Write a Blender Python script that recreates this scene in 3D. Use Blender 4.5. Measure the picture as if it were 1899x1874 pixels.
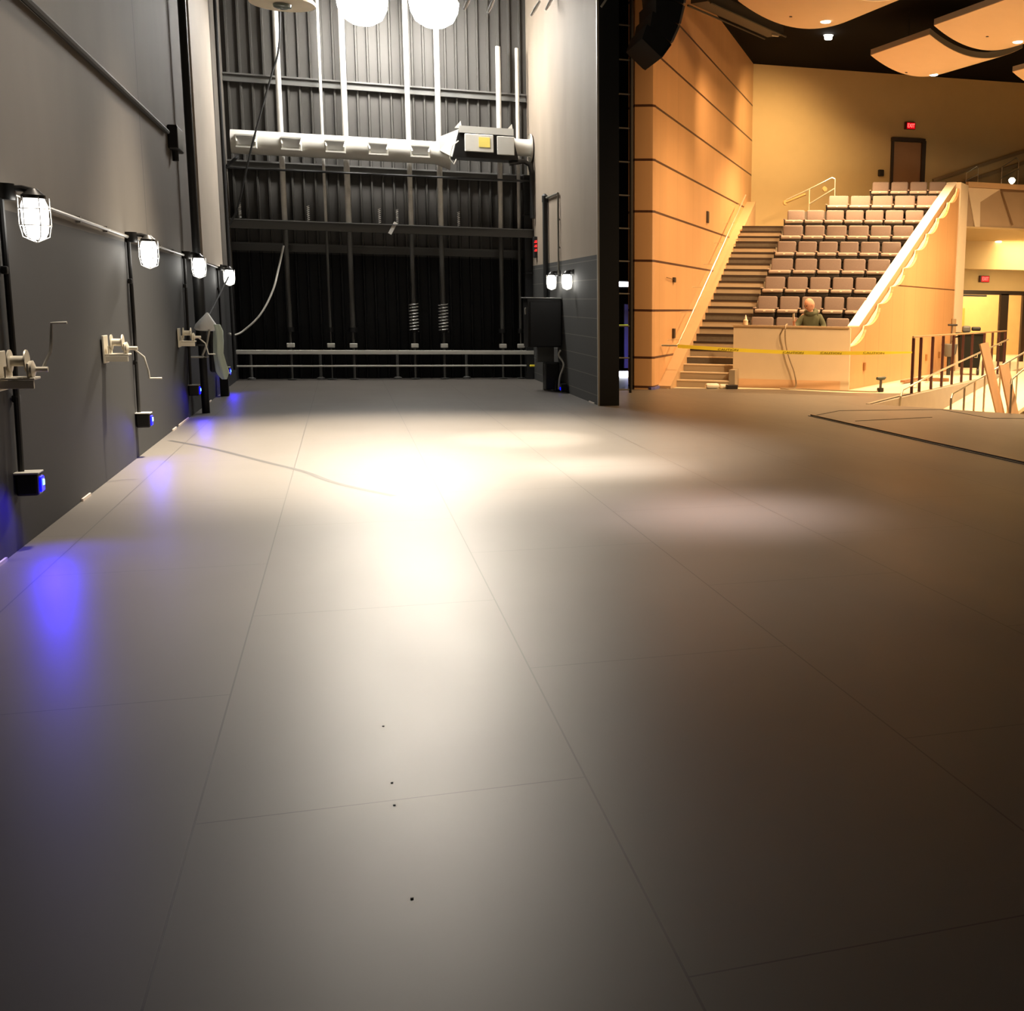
import bpy, bmesh, math, random
from math import sin, cos, pi, radians, sqrt, atan2
from mathutils import Vector, Matrix
random.seed(4)
SC = bpy.context.scene
COL = SC.collection
for o in list(bpy.data.objects): bpy.data.objects.remove(o)

# ------------------------------------------------------------------ camera
F, PIT, ROL, YAW, PX, PY = 2084.9, .1625, .0156, .3306, 1352.7, 908.8
fw = Vector((sin(YAW)*cos(PIT), cos(YAW)*cos(PIT), -sin(PIT)))
rt = Vector((cos(YAW), -sin(YAW), 0)); up = rt.cross(fw)
rt2 = cos(ROL)*rt + sin(ROL)*up; up2 = -sin(ROL)*rt + cos(ROL)*up
cd = bpy.data.cameras.new('camera'); cam = bpy.data.objects.new('camera', cd); COL.objects.link(cam)
m = Matrix((rt2, up2, -fw)).transposed().to_4x4(); m.translation = (0, 0, 1.6)
cam.matrix_world = m
cd.sensor_fit = 'HORIZONTAL'; cd.sensor_width = 36; cd.lens = F/1899*36
cd.shift_x = (949.5-PX)/1899; cd.shift_y = (PY-937)/1899
cd.clip_end = 200
SC.camera = cam

# ------------------------------------------------------------------ world, exposure
w = bpy.data.worlds.new('world'); SC.world = w; w.use_nodes = True
w.node_tree.nodes['Background'].inputs[0].default_value = (.55, .5, .45, 1)
w.node_tree.nodes['Background'].inputs[1].default_value = .012
vs = SC.view_settings
vs.view_transform = 'Standard'; vs.look = 'None'; vs.gamma = 1; vs.use_curve_mapping = False; vs.exposure = 0.0

def lamp(name, kind, loc, energy, color, target=None, **k):
    d = bpy.data.lights.new(name, kind); d.energy = energy; d.color = color
    for a, v in k.items(): setattr(d, a, v)
    o = bpy.data.objects.new(name, d); COL.objects.link(o); o.location = loc
    if target is not None:
        o.rotation_euler = (Vector(target)-Vector(loc)).to_track_quat('-Z', 'Y').to_euler()
    return o
WARM = (1, .62, .30); CREAMY = (1, .86, .66); COOL = (.86, .9, 1)
# work lights above the stage (fixtures hang above the frame)
lamp('stage_work_light', 'SPOT', (.6, 13.4, 9.0), 25000, (1, .87, .69), (.6, 13.0, 0), spot_size=radians(56), spot_blend=.9, shadow_soft_size=.25)
lamp('stage_work_light', 'SPOT', (.1, 9.2, 9.0), 4200, (1, .87, .72), (.1, 8.8, 0), spot_size=radians(60), spot_blend=1, shadow_soft_size=.3)
lamp('stage_work_light', 'SPOT', (2.0, 13.4, 8.8), 9000, (1, .9, .75), (2.0, 13.4, 0), spot_size=radians(14), spot_blend=.8, shadow_soft_size=.1)
lamp('stage_work_light', 'SPOT', (2.5, 10.9, 8.8), 12000, (1, .9, .8), (2.45, 10.9, 0), spot_size=radians(13), spot_blend=1, shadow_soft_size=.35)
lamp('stage_work_light', 'SPOT', (2.8, 8.2, 8.8), 11000, (1, .84, .84), (2.75, 8.25, 0), spot_size=radians(15), spot_blend=1, shadow_soft_size=.6)
# beams of the two round work lamps, aimed down the stage
for lx in (.57, 1.86):
    lamp('work_lamp_beam', 'SPOT', (lx, 22.5, 6.7), 1150, (1, .85, .66), (.3+.2*lx, 7, 0), spot_size=radians(38), spot_blend=1, shadow_soft_size=.36)
# house downlights, aimed as the real ones are
for (x, y, e) in ((9.0, 20.9, 1800), (13.2, 24.6, 1900), (13.3, 21.0, 1900), (17.3, 23.9, 1900), (11.5, 26.6, 2600), (10.5, 16.5, 1500)):
    lamp('house_downlight', 'SPOT', (x, y, 6.72), e, WARM, (x, y, 0), spot_size=radians(130), spot_blend=1, shadow_soft_size=.15)
lamp('wall_washer', 'SPOT', (8.2, 22.6, 7.4), 900, WARM, (9.4, 27.6, 2.4), spot_size=radians(75), spot_blend=1, shadow_soft_size=.2)
lamp('house_front_fill', 'SPOT', (10.5, 13.2, 7.6), 4000, WARM, (9.8, 21.8, 0.4), spot_size=radians(96), spot_blend=1, shadow_soft_size=.3)  # unseen lamp added on the stage side to brighten knee wall and planks
lamp('lobby_light', 'AREA', (21, 34, 3.2), 400, (1, .72, .4), (21, 34, 0), size=3)
lamp('vestibule_light', 'AREA', (19.4, 29.0, 3.0), 75, (1, .74, .38), (19.8, 31, 1.2), size=1.8)
lamp('back_wall_fill', 'SPOT', (11.6, 27.0, 7.6), 750, (1, .66, .3), (11.2, 30.3, 4.6), spot_size=radians(110), spot_blend=1, shadow_soft_size=.2)  # extra lamp added to brighten the cream back wall
lamp('floor_bounce_light', 'AREA', (15, 21, 3.4), 300, (1, .75, .45), (14, 23, 0), size=2.5)

# ------------------------------------------------------------------ materials
MATS = {}
def mat(name, col, rough=.6, metal=0, noise=0, scale=4, emit=None, es=0, spec=.5, stretch=None, bump=0):
    if name in MATS: return MATS[name]
    m = bpy.data.materials.new(name); m.use_nodes = True; nt = m.node_tree; b = nt.nodes['Principled BSDF']
    b.inputs['Base Color'].default_value = (*col, 1); b.inputs['Roughness'].default_value = rough
    b.inputs['Metallic'].default_value = metal; b.inputs['Specular IOR Level'].default_value = spec
    if emit: b.inputs['Emission Color'].default_value = (*emit, 1); b.inputs['Emission Strength'].default_value = es
    tc = nt.nodes.new('ShaderNodeTexCoord'); mp = nt.nodes.new('ShaderNodeMapping'); nz = nt.nodes.new('ShaderNodeTexNoise')
    nt.links.new(tc.outputs['Object'], mp.inputs[0]); nt.links.new(mp.outputs[0], nz.inputs['Vector'])
    if stretch: mp.inputs['Scale'].default_value = stretch
    nz.inputs['Scale'].default_value = scale; nz.inputs['Detail'].default_value = 5
    mx = nt.nodes.new('ShaderNodeMix'); mx.data_type = 'RGBA'
    n = noise or .06
    mx.inputs[6].default_value = (*[c*(1-n) for c in col], 1); mx.inputs[7].default_value = (*[min(1, c*(1+n)) for c in col], 1)
    nt.links.new(nz.outputs[0], mx.inputs[0]); nt.links.new(mx.outputs[2], b.inputs['Base Color'])
    if bump:
        bp = nt.nodes.new('ShaderNodeBump'); bp.inputs['Strength'].default_value = bump; bp.inputs['Distance'].default_value = .01
        nt.links.new(nz.outputs[0], bp.inputs['Height']); nt.links.new(bp.outputs[0], b.inputs['Normal'])
    m['mx'] = mx.name
    MATS[name] = m; return m

def M2(nt, op, a, b=None):
    n = nt.nodes.new('ShaderNodeMath'); n.operation = op
    for i, v in enumerate((a, b)):
        if v is None: continue
        if isinstance(v, (int, float)): n.inputs[i].default_value = v
        else: nt.links.new(v, n.inputs[i])
    return n.outputs[0]

def over(m, fac_builder, col, also_rough=None):
    """mix a second paint colour over a material where fac (built from object coordinates) is 1"""
    nt = m.node_tree; b = nt.nodes['Principled BSDF']
    src = b.inputs['Base Color'].links[0].from_socket
    tc = [n for n in nt.nodes if n.type == 'TEX_COORD'][0]
    sp = nt.nodes.new('ShaderNodeSeparateXYZ'); nt.links.new(tc.outputs['Object'], sp.inputs[0])
    fac = fac_builder(nt, sp.outputs[0], sp.outputs[1], sp.outputs[2])
    mx = nt.nodes.new('ShaderNodeMix'); mx.data_type = 'RGBA'
    nt.links.new(fac, mx.inputs[0]); nt.links.new(src, mx.inputs[6]); mx.inputs[7].default_value = (*col, 1)
    nt.links.new(mx.outputs[2], b.inputs['Base Color'])

def line(nt, v, pos, hw):      # 1 where |v-pos|<hw
    return M2(nt, 'LESS_THAN', M2(nt, 'ABSOLUTE', M2(nt, 'SUBTRACT', v, pos)), hw)
def grid(nt, v, off, pitch, hw):
    p = M2(nt, 'PINGPONG', M2(nt, 'SUBTRACT', v, off), pitch/2)
    # pingpong with scale pitch/2 is 0 at every multiple of the pitch
    return M2(nt, 'LESS_THAN', p, hw)

# stage floor: grey painted hardboard sheets 1.22 x 2.44 m with open seams
fl = mat('stage_floor', (.104, .091, .078), rough=.36, noise=.12, scale=1.1, spec=.62)
def floor_fac(nt, x, y, z):
    a = grid(nt, x, -.49, 1.22, .0035)
    col = M2(nt, 'FLOOR', M2(nt, 'DIVIDE', M2(nt, 'SUBTRACT', x, -.49), 1.22))
    odd = M2(nt, 'ABSOLUTE', M2(nt, 'MODULO', col, 2))
    yy = M2(nt, 'SUBTRACT', y, M2(nt, 'MULTIPLY', odd, 1.22))
    b = grid(nt, yy, 3.6, 2.44, .003)
    m = M2(nt, 'MAXIMUM', a, b)
    return M2(nt, 'MULTIPLY', m, .75)
over(fl, floor_fac, (.012, .011, .01))
def floor_tone():
    nt = fl.node_tree; b = nt.nodes['Principled BSDF']; tc = [n for n in nt.nodes if n.type == 'TEX_COORD'][0]
    nz = nt.nodes.new('ShaderNodeTexNoise'); nz.inputs['Scale'].default_value = .8; nz.inputs['Detail'].default_value = 3
    mp = nt.nodes.new('ShaderNodeMapping'); mp.inputs['Scale'].default_value = (1, .35, 1)
    nt.links.new(tc.outputs['Object'], mp.inputs[0]); nt.links.new(mp.outputs[0], nz.inputs['Vector'])
    r = nt.nodes.new('ShaderNodeMapRange'); r.inputs[3].default_value = .36; r.inputs[4].default_value = .50
    nt.links.new(nz.outputs[0], r.inputs[0]); nt.links.new(r.outputs[0], b.inputs['Roughness'])
floor_tone()

def two_tone(name, low, high, zsplit, seams=()):
    m = mat(name, high, rough=.75, noise=.22, scale=1.3, stretch=(1, 1, .35))
    over(m, lambda nt, x, y, z: M2(nt, 'LESS_THAN', z, zsplit), low)
    for s in seams:
        over(m, lambda nt, x, y, z, s=s: M2(nt, 'MULTIPLY', line(nt, y, s, .012), .8), (.01, .01, .01))
    return m
wallL = two_tone('painted_block_left', (.014, .0135, .0135), (.098, .085, .069), 2.13, (14.1,))
wallR = two_tone('painted_block_right', (.035, .034, .031), (.25, .20, .15), 2.36)
over(wallR, lambda nt, x, y, z: M2(nt, 'MULTIPLY', M2(nt, 'MULTIPLY', grid(nt, z, .15, .305, .006), M2(nt, 'LESS_THAN', z, 2.36)), .7), (.14, .13, .11))
black = mat('black_paint', (.012, .012, .012), .5, noise=.2)
blackmetal = mat('black_metal', (.015, .014, .013), .38, .3)
darkwall = mat('dark_wall', (.01, .01, .0105), .8)
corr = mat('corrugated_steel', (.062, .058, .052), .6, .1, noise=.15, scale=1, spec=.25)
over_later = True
over(corr, lambda nt, x, y, z: M2(nt, 'MULTIPLY', M2(nt, 'LESS_THAN', z, 2.5), .96), (.004, .004, .004))  # black lower paint, deepened to carry the lamps' falloff
steel = mat('galvanised_steel', (.62, .6, .55), .4, .25, noise=.15, scale=9)
ductw = mat('white_duct_paint', (.58, .56, .5), .5, noise=.08)
greysteel = mat('grey_steel', (.10, .098, .09), .5, .1)
rail_paint = mat('pale_rail', (.5, .48, .42), .5)
chrome = mat('brushed_steel', (.72, .66, .52), .3, .8)
winchm = mat('cream_winch_paint', (.66, .6, .48), .4, .2)
glow_white = mat('lit_glass', (1, 1, 1), .4, emit=(1, .97, .9), es=15)
glow_big = mat('lit_refractor', (1, 1, 1), .4, emit=(1, .97, .92), es=120)
blueglow = mat('blue_led', (.02, .02, .5), .4, emit=(.0, .002, 1), es=2.2)
bluecore = mat('blue_led_core', (.5, .7, 1), .4, emit=(.2, .55, 1), es=3)
redglow = mat('red_led', (.8, .02, .02), .4, emit=(1, .02, .02), es=3)
redface = mat('red_exit_letters', (.9, .1, .1), .4, emit=(1, .12, .1), es=2.6)
redback = mat('red_exit_face', (.5, .0, .0), .4, emit=(1, .0, .01), es=.55)
wood = mat('maple_panel', (.62, .36, .17), .45, noise=.12, scale=2.0, stretch=(1, 1, .08))
ZS = (.05, .606, 1.49, 2.41, 3.31, 4.24, 5.2, 6.13, 7.06)
for zz in ZS: over(wood, lambda nt, x, y, z, zz=zz: line(nt, z, zz, .022), (.07, .025, .012))
over(wood, lambda nt, x, y, z: M2(nt, 'MULTIPLY', grid(nt, y, .4, 1.3, .008), .3), (.2, .1, .04))
wood2 = mat('maple_side_panel', (.56, .31, .135), .45, noise=.1, scale=2.0, stretch=(1, 1, .08))
over(wood2, lambda nt, x, y, z: M2(nt, 'MULTIPLY', grid(nt, x, 1.0, .93, .012), .35), (.2, .1, .04))
over(wood2, lambda nt, x, y, z: line(nt, z, 2.1, .015), (.12, .05, .02))
cream = mat('cream_wall_paint', (.60, .45, .23), .75, noise=.04)
offwhite = mat('off_white_drywall', (.74, .62, .46), .7, noise=.04)
whitecap = mat('white_cap', (.92, .88, .76), .45)
houseflr = mat('pale_concrete', (.72, .62, .45), .6, noise=.1, scale=6)
carpet = mat('grey_carpet', (.115, .10, .085), .9, noise=.2, scale=20)
riserm = mat('riser_board', (.40, .33, .24), .7, noise=.08)
nosing = mat('dark_nosing', (.03, .018, .012), .6)
fabric = mat('mauve_grey_fabric', (.20, .155, .14), .85, noise=.16, scale=60, bump=.2)
fabric2 = mat('pale_seat_fabric', (.40, .32, .27), .85, noise=.12, scale=60, bump=.2)
seatblack = mat('seat_plastic', (.014, .009, .007), .6)
platem = mat('number_plate', (.9, .82, .66), .3)
ceilblack = mat('black_ceiling', (.004, .0035, .003), .95, spec=.1)
cloudm = mat('white_cloud_panel', (.80, .62, .43), .6, noise=.03)
cloudedge = mat('grey_cloud_edge', (.3, .28, .25), .7)
yellow = mat('yellow_tape', (.95, .78, .06), .5)
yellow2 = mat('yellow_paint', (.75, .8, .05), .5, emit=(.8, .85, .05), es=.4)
planksm = mat('pine_plank', (.85, .58, .36), .6, noise=.15, scale=3, stretch=(4, 4, .5))
dkbrown = mat('dark_bronze', (.05, .035, .025), .4, .3)
glassm = mat('door_glass', (.9, .85, .7), .05)
glassm.node_tree.nodes['Principled BSDF'].inputs['Transmission Weight'].default_value = .95
glassm.node_tree.nodes['Principled BSDF'].inputs['IOR'].default_value = 1.05
skin = mat('skin', (.62, .33, .23), .5)
jacketm = mat('olive_jacket', (.085, .095, .055), .85, noise=.2, scale=12)
clothm = mat('pale_green_cloth', (.5, .62, .52), .85, noise=.12, scale=8)

# ------------------------------------------------------------------ mesh helpers
class MB:
    def __init__(s): s.v = []; s.f = []
    def add(s, vs, fs):
        n = len(s.v); s.v += [tuple(v) for v in vs]; s.f += [tuple(i+n for i in f) for f in fs]; return s
    def box(s, c, d, rot=None):
        c = Vector(c); hx, hy, hz = d[0]/2, d[1]/2, d[2]/2
        vs = [Vector((x, y, z)) for x in (-hx, hx) for y in (-hy, hy) for z in (-hz, hz)]
        if rot is not None: vs = [rot @ v for v in vs]
        return s.add([v+c for v in vs], [(0, 1, 3, 2), (4, 6, 7, 5), (0, 4, 5, 1), (2, 3, 7, 6), (0, 2, 6, 4), (1, 5, 7, 3)])
    def rbox(s, c, d, r=.02, rot=None, seg=2):
        bm = bmesh.new(); bmesh.ops.create_cube(bm, size=1)
        bmesh.ops.scale(bm, vec=d, verts=bm.verts)
        bmesh.ops.bevel(bm, geom=bm.edges[:], offset=min(r, min(d)*.45), segments=seg, profile=.5, affect='EDGES')
        vs = [v.co.copy() for v in bm.verts]
        if rot is not None: vs = [rot @ v for v in vs]
        s.add([v+Vector(c) for v in vs], [[v.index for v in f.verts] for f in bm.faces]); bm.free(); return s
    def bar(s, a, b, wd, ht, upv=(0, 0, 1)):
        a = Vector(a); b = Vector(b); d = (b-a); L = d.length; d.normalize(); u = Vector(upv)
        r = d.cross(u); r.normalize(); u = r.cross(d)
        rot = Matrix((r, d, u)).transposed()
        return s.box((a+b)/2, (wd, L, ht), rot)
    def tube(s, pts, r, n=10, cap=True):
        pts = [Vector(p) for p in pts]; rings = []
        rr = r if isinstance(r, (list, tuple)) else [r]*len(pts)
        d0 = (pts[1]-pts[0]).normalized(); ref = Vector((0, 0, 1)) if abs(d0.z) < .9 else Vector((1, 0, 0))
        base = len(s.v)
        for i, p in enumerate(pts):
            if i == 0: d = pts[1]-pts[0]
            elif i == len(pts)-1: d = pts[-1]-pts[-2]
            else: d = (pts[i+1]-pts[i]).normalized()+(pts[i]-pts[i-1]).normalized()
            d.normalize(); x = d.cross(ref)
            if x.length < 1e-4: x = d.cross(Vector((0, 1, 0)))
            x.normalize(); y = x.cross(d)
            for k in range(n):
                a = 2*pi*k/n; s.v.append(tuple(p+rr[i]*(cos(a)*x+sin(a)*y)))
        for i in range(len(pts)-1):
            for k in range(n):
                s.f.append((base+i*n+k, base+i*n+(k+1) % n, base+(i+1)*n+(k+1) % n, base+(i+1)*n+k))
        if cap:
            s.f.append(tuple(base+k for k in range(n))[::-1]); s.f.append(tuple(base+(len(pts)-1)*n+k for k in range(n)))
        return s
    def lathe(s, c, prof, n=20, axis='Z'):
        c = Vector(c); base = len(s.v)
        for (r, h) in prof:
            for k in range(n):
                a = 2*pi*k/n
                p = Vector((r*cos(a), r*sin(a), h))
                if axis == 'X': p = Vector((h, r*cos(a), r*sin(a)))
                if axis == 'Y': p = Vector((r*cos(a), h, r*sin(a)))
                s.v.append(tuple(c+p))
        for i in range(len(prof)-1):
            for k in range(n):
                s.f.append((base+i*n+k, base+i*n+(k+1) % n, base+(i+1)*n+(k+1) % n, base+(i+1)*n+k))
        s.f.append(tuple(base+k for k in range(n))[::-1]); s.f.append(tuple(base+(len(prof)-1)*n+k for k in range(n)))
        return s
    def prism(s, poly, ext):   # poly: 3D points, ext: vector
        poly = [Vector(p) for p in poly]; e = Vector(ext); n = len(poly)
        return s.add(poly+[p+e for p in poly], [tuple(range(n))[::-1], tuple(range(n, 2*n))]+[(i, (i+1) % n, n+(i+1) % n, n+i) for i in range(n)])
    def build(s, name, mt, parent=None, smooth=False, loc=(0, 0, 0)):
        me = bpy.data.meshes.new(name)
        l = Vector(loc)
        me.from_pydata([Vector(v)-l for v in s.v] if l.length else s.v, [], s.f)
        bm = bmesh.new(); bm.from_mesh(me); bmesh.ops.recalc_face_normals(bm, faces=bm.faces); bm.to_mesh(me); bm.free()
        me.materials.append(mt)
        if smooth:
            for p in me.polygons: p.use_smooth = True
            me.set_sharp_from_angle(angle=radians(35))
        o = bpy.data.objects.new(name, me); COL.objects.link(o); o.location = l
        if parent: o.parent = parent
        return o

def tag(o, label=None, cat=None, group=None, kind=None):
    if label: o['label'] = label
    if cat: o['category'] = cat
    if group: o['group'] = group
    if kind: o['kind'] = kind
    return o
def struct(o): o['kind'] = 'structure'; return o
def thing(name, loc, label, cat, group=None, rz=0):
    o = bpy.data.objects.new(name, None); COL.objects.link(o); o.location = loc; o.rotation_euler = (0, 0, rz); o.empty_display_size = .1
    return tag(o, label, cat, group)
def copy_tree(o, parent=None):
    c = o.copy(); COL.objects.link(c); c.parent = parent
    for ch in list(o.children): copy_tree(ch, c)
    return c
def text_mesh(body, size, ext=.004):
    cu = bpy.data.curves.new('t', 'FONT'); cu.body = body; cu.size = size; cu.extrude = ext; cu.align_x = 'CENTER'; cu.align_y = 'CENTER'
    to = bpy.data.objects.new('t', cu); COL.objects.link(to)
    me = bpy.data.meshes.new_from_object(to.evaluated_get(bpy.context.evaluated_depsgraph_get()))
    bpy.data.objects.remove(to); return me

P0 = Vector((5.59, 20.84, 0)); AZ = .5088
D0 = Vector((sin(AZ), cos(AZ), 0)); N0 = Vector((cos(AZ), -sin(AZ), 0)); RZ = -AZ
def W(t, s, z): return P0+t*N0+s*D0+Vector((0, 0, z))
RW = Matrix.Rotation(RZ, 3, 'Z')

# ------------------------------------------------------------------ structure: stage
struct(MB().prism([(-2.3, -4, -.3), (15, -4, -.3), (15, 6, -.3), (13, 11, -.3), (10.03, 15.1, -.3), (8.35, 17.25, -.3), (10.24, 19.25, -.3),
    (9.1, 19.61, -.3), (8.01, 20.6, -.3), (6.0, 21.2, -.3), (5.9, 20.9, -.3), (5.9, 27.6, -.3), (-2.3, 27.6, -.3)], (0, 0, .3)).build('floor', fl))
struct(MB().prism([(5.9, 20.88, -.3), (6.0, 21.2, -.3), (8.01, 20.6, -.3), (9.1, 19.61, -.3), (10.24, 19.25, -.3), (16.0, 25.25, -.3), (18.5, 27.9, -.3), (26, 27.9, -.3), (26, 37, -.3), (5.9, 37, -.3)], (0, 0, .298)).build('floor_house', houseflr))
struct(MB().box((19, 18, -1.1), (26, 30, .2)).build('floor_lower', houseflr))
struct(MB().prism([(-2.3, -4, 0), (-2, -4, 0), (-2, 24.6, 0), (-2.3, 24.6, 0)], (0, 0, 9.5)).build('wall_left', wallL))
struct(MB().prism([(3.82, 17.66, 0), (3.97, 17.66, 0), (3.97, 24.6, 0), (3.82, 24.6, 0)], (0, 0, 9.5)).build('wall_right', wallR))
struct(MB().prism([(3.83, 17.56, 0), (4.14, 17.56, 0), (4.14, 17.9, 0), (3.975, 17.9, 0), (3.975, 17.655, 0), (3.83, 17.655, 0)], (0, 0, 9.5)).build('wall_proscenium', black))
struct(MB().bar((3.815, 17.59, 0), (3.815, 17.59, 9.5), .03, .05, (0, 1, 0)).build('trim_1', mat('corner_bead', (.42, .4, .34), .5)))
# corrugated far wall
mb = MB(); x = -2.3; pts = []
while x < 4.0:
    pts += [(x, 24.62), (x+.15, 24.62), (x+.165, 24.565), (x+.195, 24.565), (x+.21, 24.62)]; x += .215
vsx = [(a, b, z) for z in (0, 9.5) for a, b in pts]; n = len(pts)
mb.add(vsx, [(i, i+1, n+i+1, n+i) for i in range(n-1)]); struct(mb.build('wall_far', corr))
struct(MB().box((1, 10, 9.6), (7, 30, .2)).build('ceiling', ceilblack))
for i, z in enumerate((5.86, 4.24, 2.68)):
    g = MB(); g.box((.9, 24.52, z), (5.8, .07, .03)); g.box((.9, 24.55, z-.07), (5.8, .02, .14)); g.box((.9, 24.52, z-.14), (5.8, .07, .012))
    struct(g.build('trim_%d' % (i+2), greysteel))
# pale strips standing in for light reflected along the foot of the wall
gap = mat('pale_reflection', (.6, .5, .42), .8)
g = MB()
for (ya, yb) in ((7.45, 7.75), (9.9, 10.2), (15.0, 15.3), (15.55, 16.5), (18.2, 19.3), (20.9, 22.3)):
    g.prism([(-1.998, ya, 0), (-1.985, ya, 0), (-1.985, yb, 0), (-1.998, yb, 0)], (0, 0, .022))
for (ya, yb) in ((17.9, 18.3),): g.prism([(3.80, ya, 0), (3.818, ya, 0), (3.818, yb, 0), (3.80, yb, 0)], (0, 0, .02))
struct(g.build('painted_reflections', gap))
# screws / scuffs on the floor
for (x, y) in ((.12, 2.95), (.1, 3.74), (.1, 3.56), (.09, 4.28)):
    tag(MB().lathe((x, y, 0), [(.004, 0), (.005, .002), (.002, .003)], 8).build('screw_head', black), 'small dark screw head sunk in the grey stage floor', 'screw', 'screws in the stage floor')

# ------------------------------------------------------------------ side passage
struct(MB().box((6.0, 27.5, 3.5), (3.6, .2, 9)).build('wall_passage', darkwall))
struct(MB().box((5.0, 26, 8.5), (2.1, 12, .1)).build('ceiling_passage', darkwall))
t = thing('strip_light', (6.2, 26, 2.06), 'glowing white strip light in the dark passage beside the wood wall', 'light')
MB().box((0, .03, .0), (.75, .06, .16)).build('housing', black, t)
MB().rbox((0, -.02, 0), (.7, .05, .11), .02).build('diffuser', mat('strip_diffuser', (1, 1, 1), emit=(.93, .94, 1), es=7), t)
t = thing('strip_light', (6.1, 24.6, 0), 'glowing white strip standing in for the lit floor of the dark passage', 'light')  # low strip added, its glow stands for brightly lit floor
MB().box((0, .03, .07), (.8, .06, .14)).build('housing', black, t)
MB().rbox((0, -.02, .065), (.75, .05, .12), .02).build('diffuser', MATS['strip_diffuser'], t)
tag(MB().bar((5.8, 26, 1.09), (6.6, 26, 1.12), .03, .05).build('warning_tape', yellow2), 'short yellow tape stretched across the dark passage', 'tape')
tag(MB().box((6.42, 26.3, .85), (.2, .06, 1.5)).build('upright_board', mat('blue_lit_board', (.25, .22, .6), .5)), 'violet blue upright board in the dark passage', 'board')
lamp('passage_light', 'POINT', (6.3, 25.4, .5), 6, (.4, .4, 1), shadow_soft_size=.1)
t = thing('wall_ladder', (4.75, 20.1, 0), 'black ladder frame with thin rungs in the gap beside the proscenium', 'ladder')
for sx in (-.32, .2): MB().tube([(sx, 0, 0), (sx, 0, 9)], .025, 8).build('side_rail', blackmetal, t)
for i in range(15): MB().tube([(-.32, 0, .06+.575*i), (.2, 0, .06+.575*i)], .014, 8).build('rung', greysteel, t)
tag(MB().bar((5.17, 20.93, 0), (5.17, 20.93, 7.2), .05, .05, (0, 1, 0)).build('support_post', black), 'thin black post at the left edge of the wood wall', 'post')

# ------------------------------------------------------------------ poles & rails in front of the corrugated wall
poles = [(-.99, .052), (-.23, .03), (.2, .058), (1.4, .05), (1.99, .055), (3.2, .052), (3.58, .038)]
nm = ['leftmost', 'second', 'third', 'middle', 'third from right', 'second from right', 'rightmost']
def helix(c, r, z0, z1, turns, tr, n=8):
    pts = []
    k = int(turns*10)
    for i in range(k+1):
        a = 2*pi*i/10; pts.append((c[0]+r*cos(a), c[1]+r*sin(a), z0+(z1-z0)*i/k))
    return MB().tube(pts, tr, 5)
for i, (x, r) in enumerate(poles):
    t = thing('rigging_pole', (x, 24.25, 0), '%s of the tall pale steel poles before the corrugated wall' % nm[i], 'pole', 'tall poles before the corrugated wall')
    zt = [8.5, 8.5, 8.5, 8.5, 8.5, 6.72, 6.72][i]
    MB().tube([(0, 0, 3.12), (0, 0, zt)], r, 14).build('upper_shaft', steel, t, True)
    MB().tube([(0, 0, 1.0), (0, 0, 3.12)], r*.9, 14).build('lower_shaft', mat('shaded_pipe', (.09, .085, .075), .35, .3), t, True)  # lower pole coloured dark to carry the light fading downwards
    MB().tube([(0, 0, 0), (0, 0, 1.0)], r*.45, 10).build('lower_rod', MATS['shaded_pipe'] if 'shaded_pipe' in MATS else steel, t, True)
    MB().rbox((0, -.03, .69), (.15, .1, .09), .015).build('clamp', rail_paint, t)
    MB().lathe((0, 0, 1.0), [(r*1.5, -.04), (r*1.5, .05)], 14).build('collar', blackmetal, t, True)
    MB().lathe((0, 0, 0), [(.09, 0), (.09, .02), (.03, .025)], 14).build('base_plate', greysteel, t)
    if i in (3, 4): helix((0, 0), r+.04, .98, 1.55, 9, .008).build('coil_spring', steel, t)
for (x, z) in ((-1.78, 3.12), (-.55, 3.12), (.78, 3.12), (1.12, 3.12), (2.32, 3.12)):
    where = {-1.78: 'near the left wall', -.55: 'right of the leftmost pole', .78: 'at mid wall, left of a close twin', 1.12: 'at mid wall, right of a close twin', 2.32: 'below the white heater box'}[x]
    tag(helix((x, 24.0), .022, z-.02, z+.28, 8, .007).build('coil_spring', steel), 'small bright coil spring on the dark beam ' + where, 'spring', 'small springs on the dark beam')
t = thing('guard_beam', (0, 23.9, 2.92), 'long dark steel beam crossing the poles at mid height', 'beam')
MB().box((.93, 0, .08), (5.76, .1, .15)).build('web', greysteel, t); MB().box((.93, -.03, .165), (5.76, .17, .02)).build('top_flange', greysteel, t)
MB().box((1.02, -.07, .1), (.07, .06, .26), Matrix.Rotation(.5, 3, 'Y')).build('bracket', steel, t)
tag(MB().tube([(-1.98, 23.75, 4.02), (3.8, 23.75, 4.05)], .02, 8).build('thin_pipe', black), 'thin black pipe running just below the white duct', 'pipe')
tag(MB().tube([(-1.95, 23.75, 4.04), (-1.8, 24.4, 4.3)], .03, 8).build('diagonal_brace', black), 'short black brace at the left end of the thin pipe', 'brace')
tag(MB().rbox((.96, 24.05, .56), (5.9, .05, .085), .01).build('lower_rail', rail_paint), 'thick pale horizontal rail low before the corrugated wall', 'rail')
tag(MB().rbox((.96, 24.05, .285), (5.9, .03, .035), .008).build('lower_rail', rail_paint), 'thin pale horizontal rail nearest the floor at the far wall', 'rail')
tag(MB().rbox((3.86, 23.98, .285), (.28, .04, .045), .01).build('tape_wrap', yellow), 'yellow tape wrap on the right end of the thin rail', 'tape')
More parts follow.
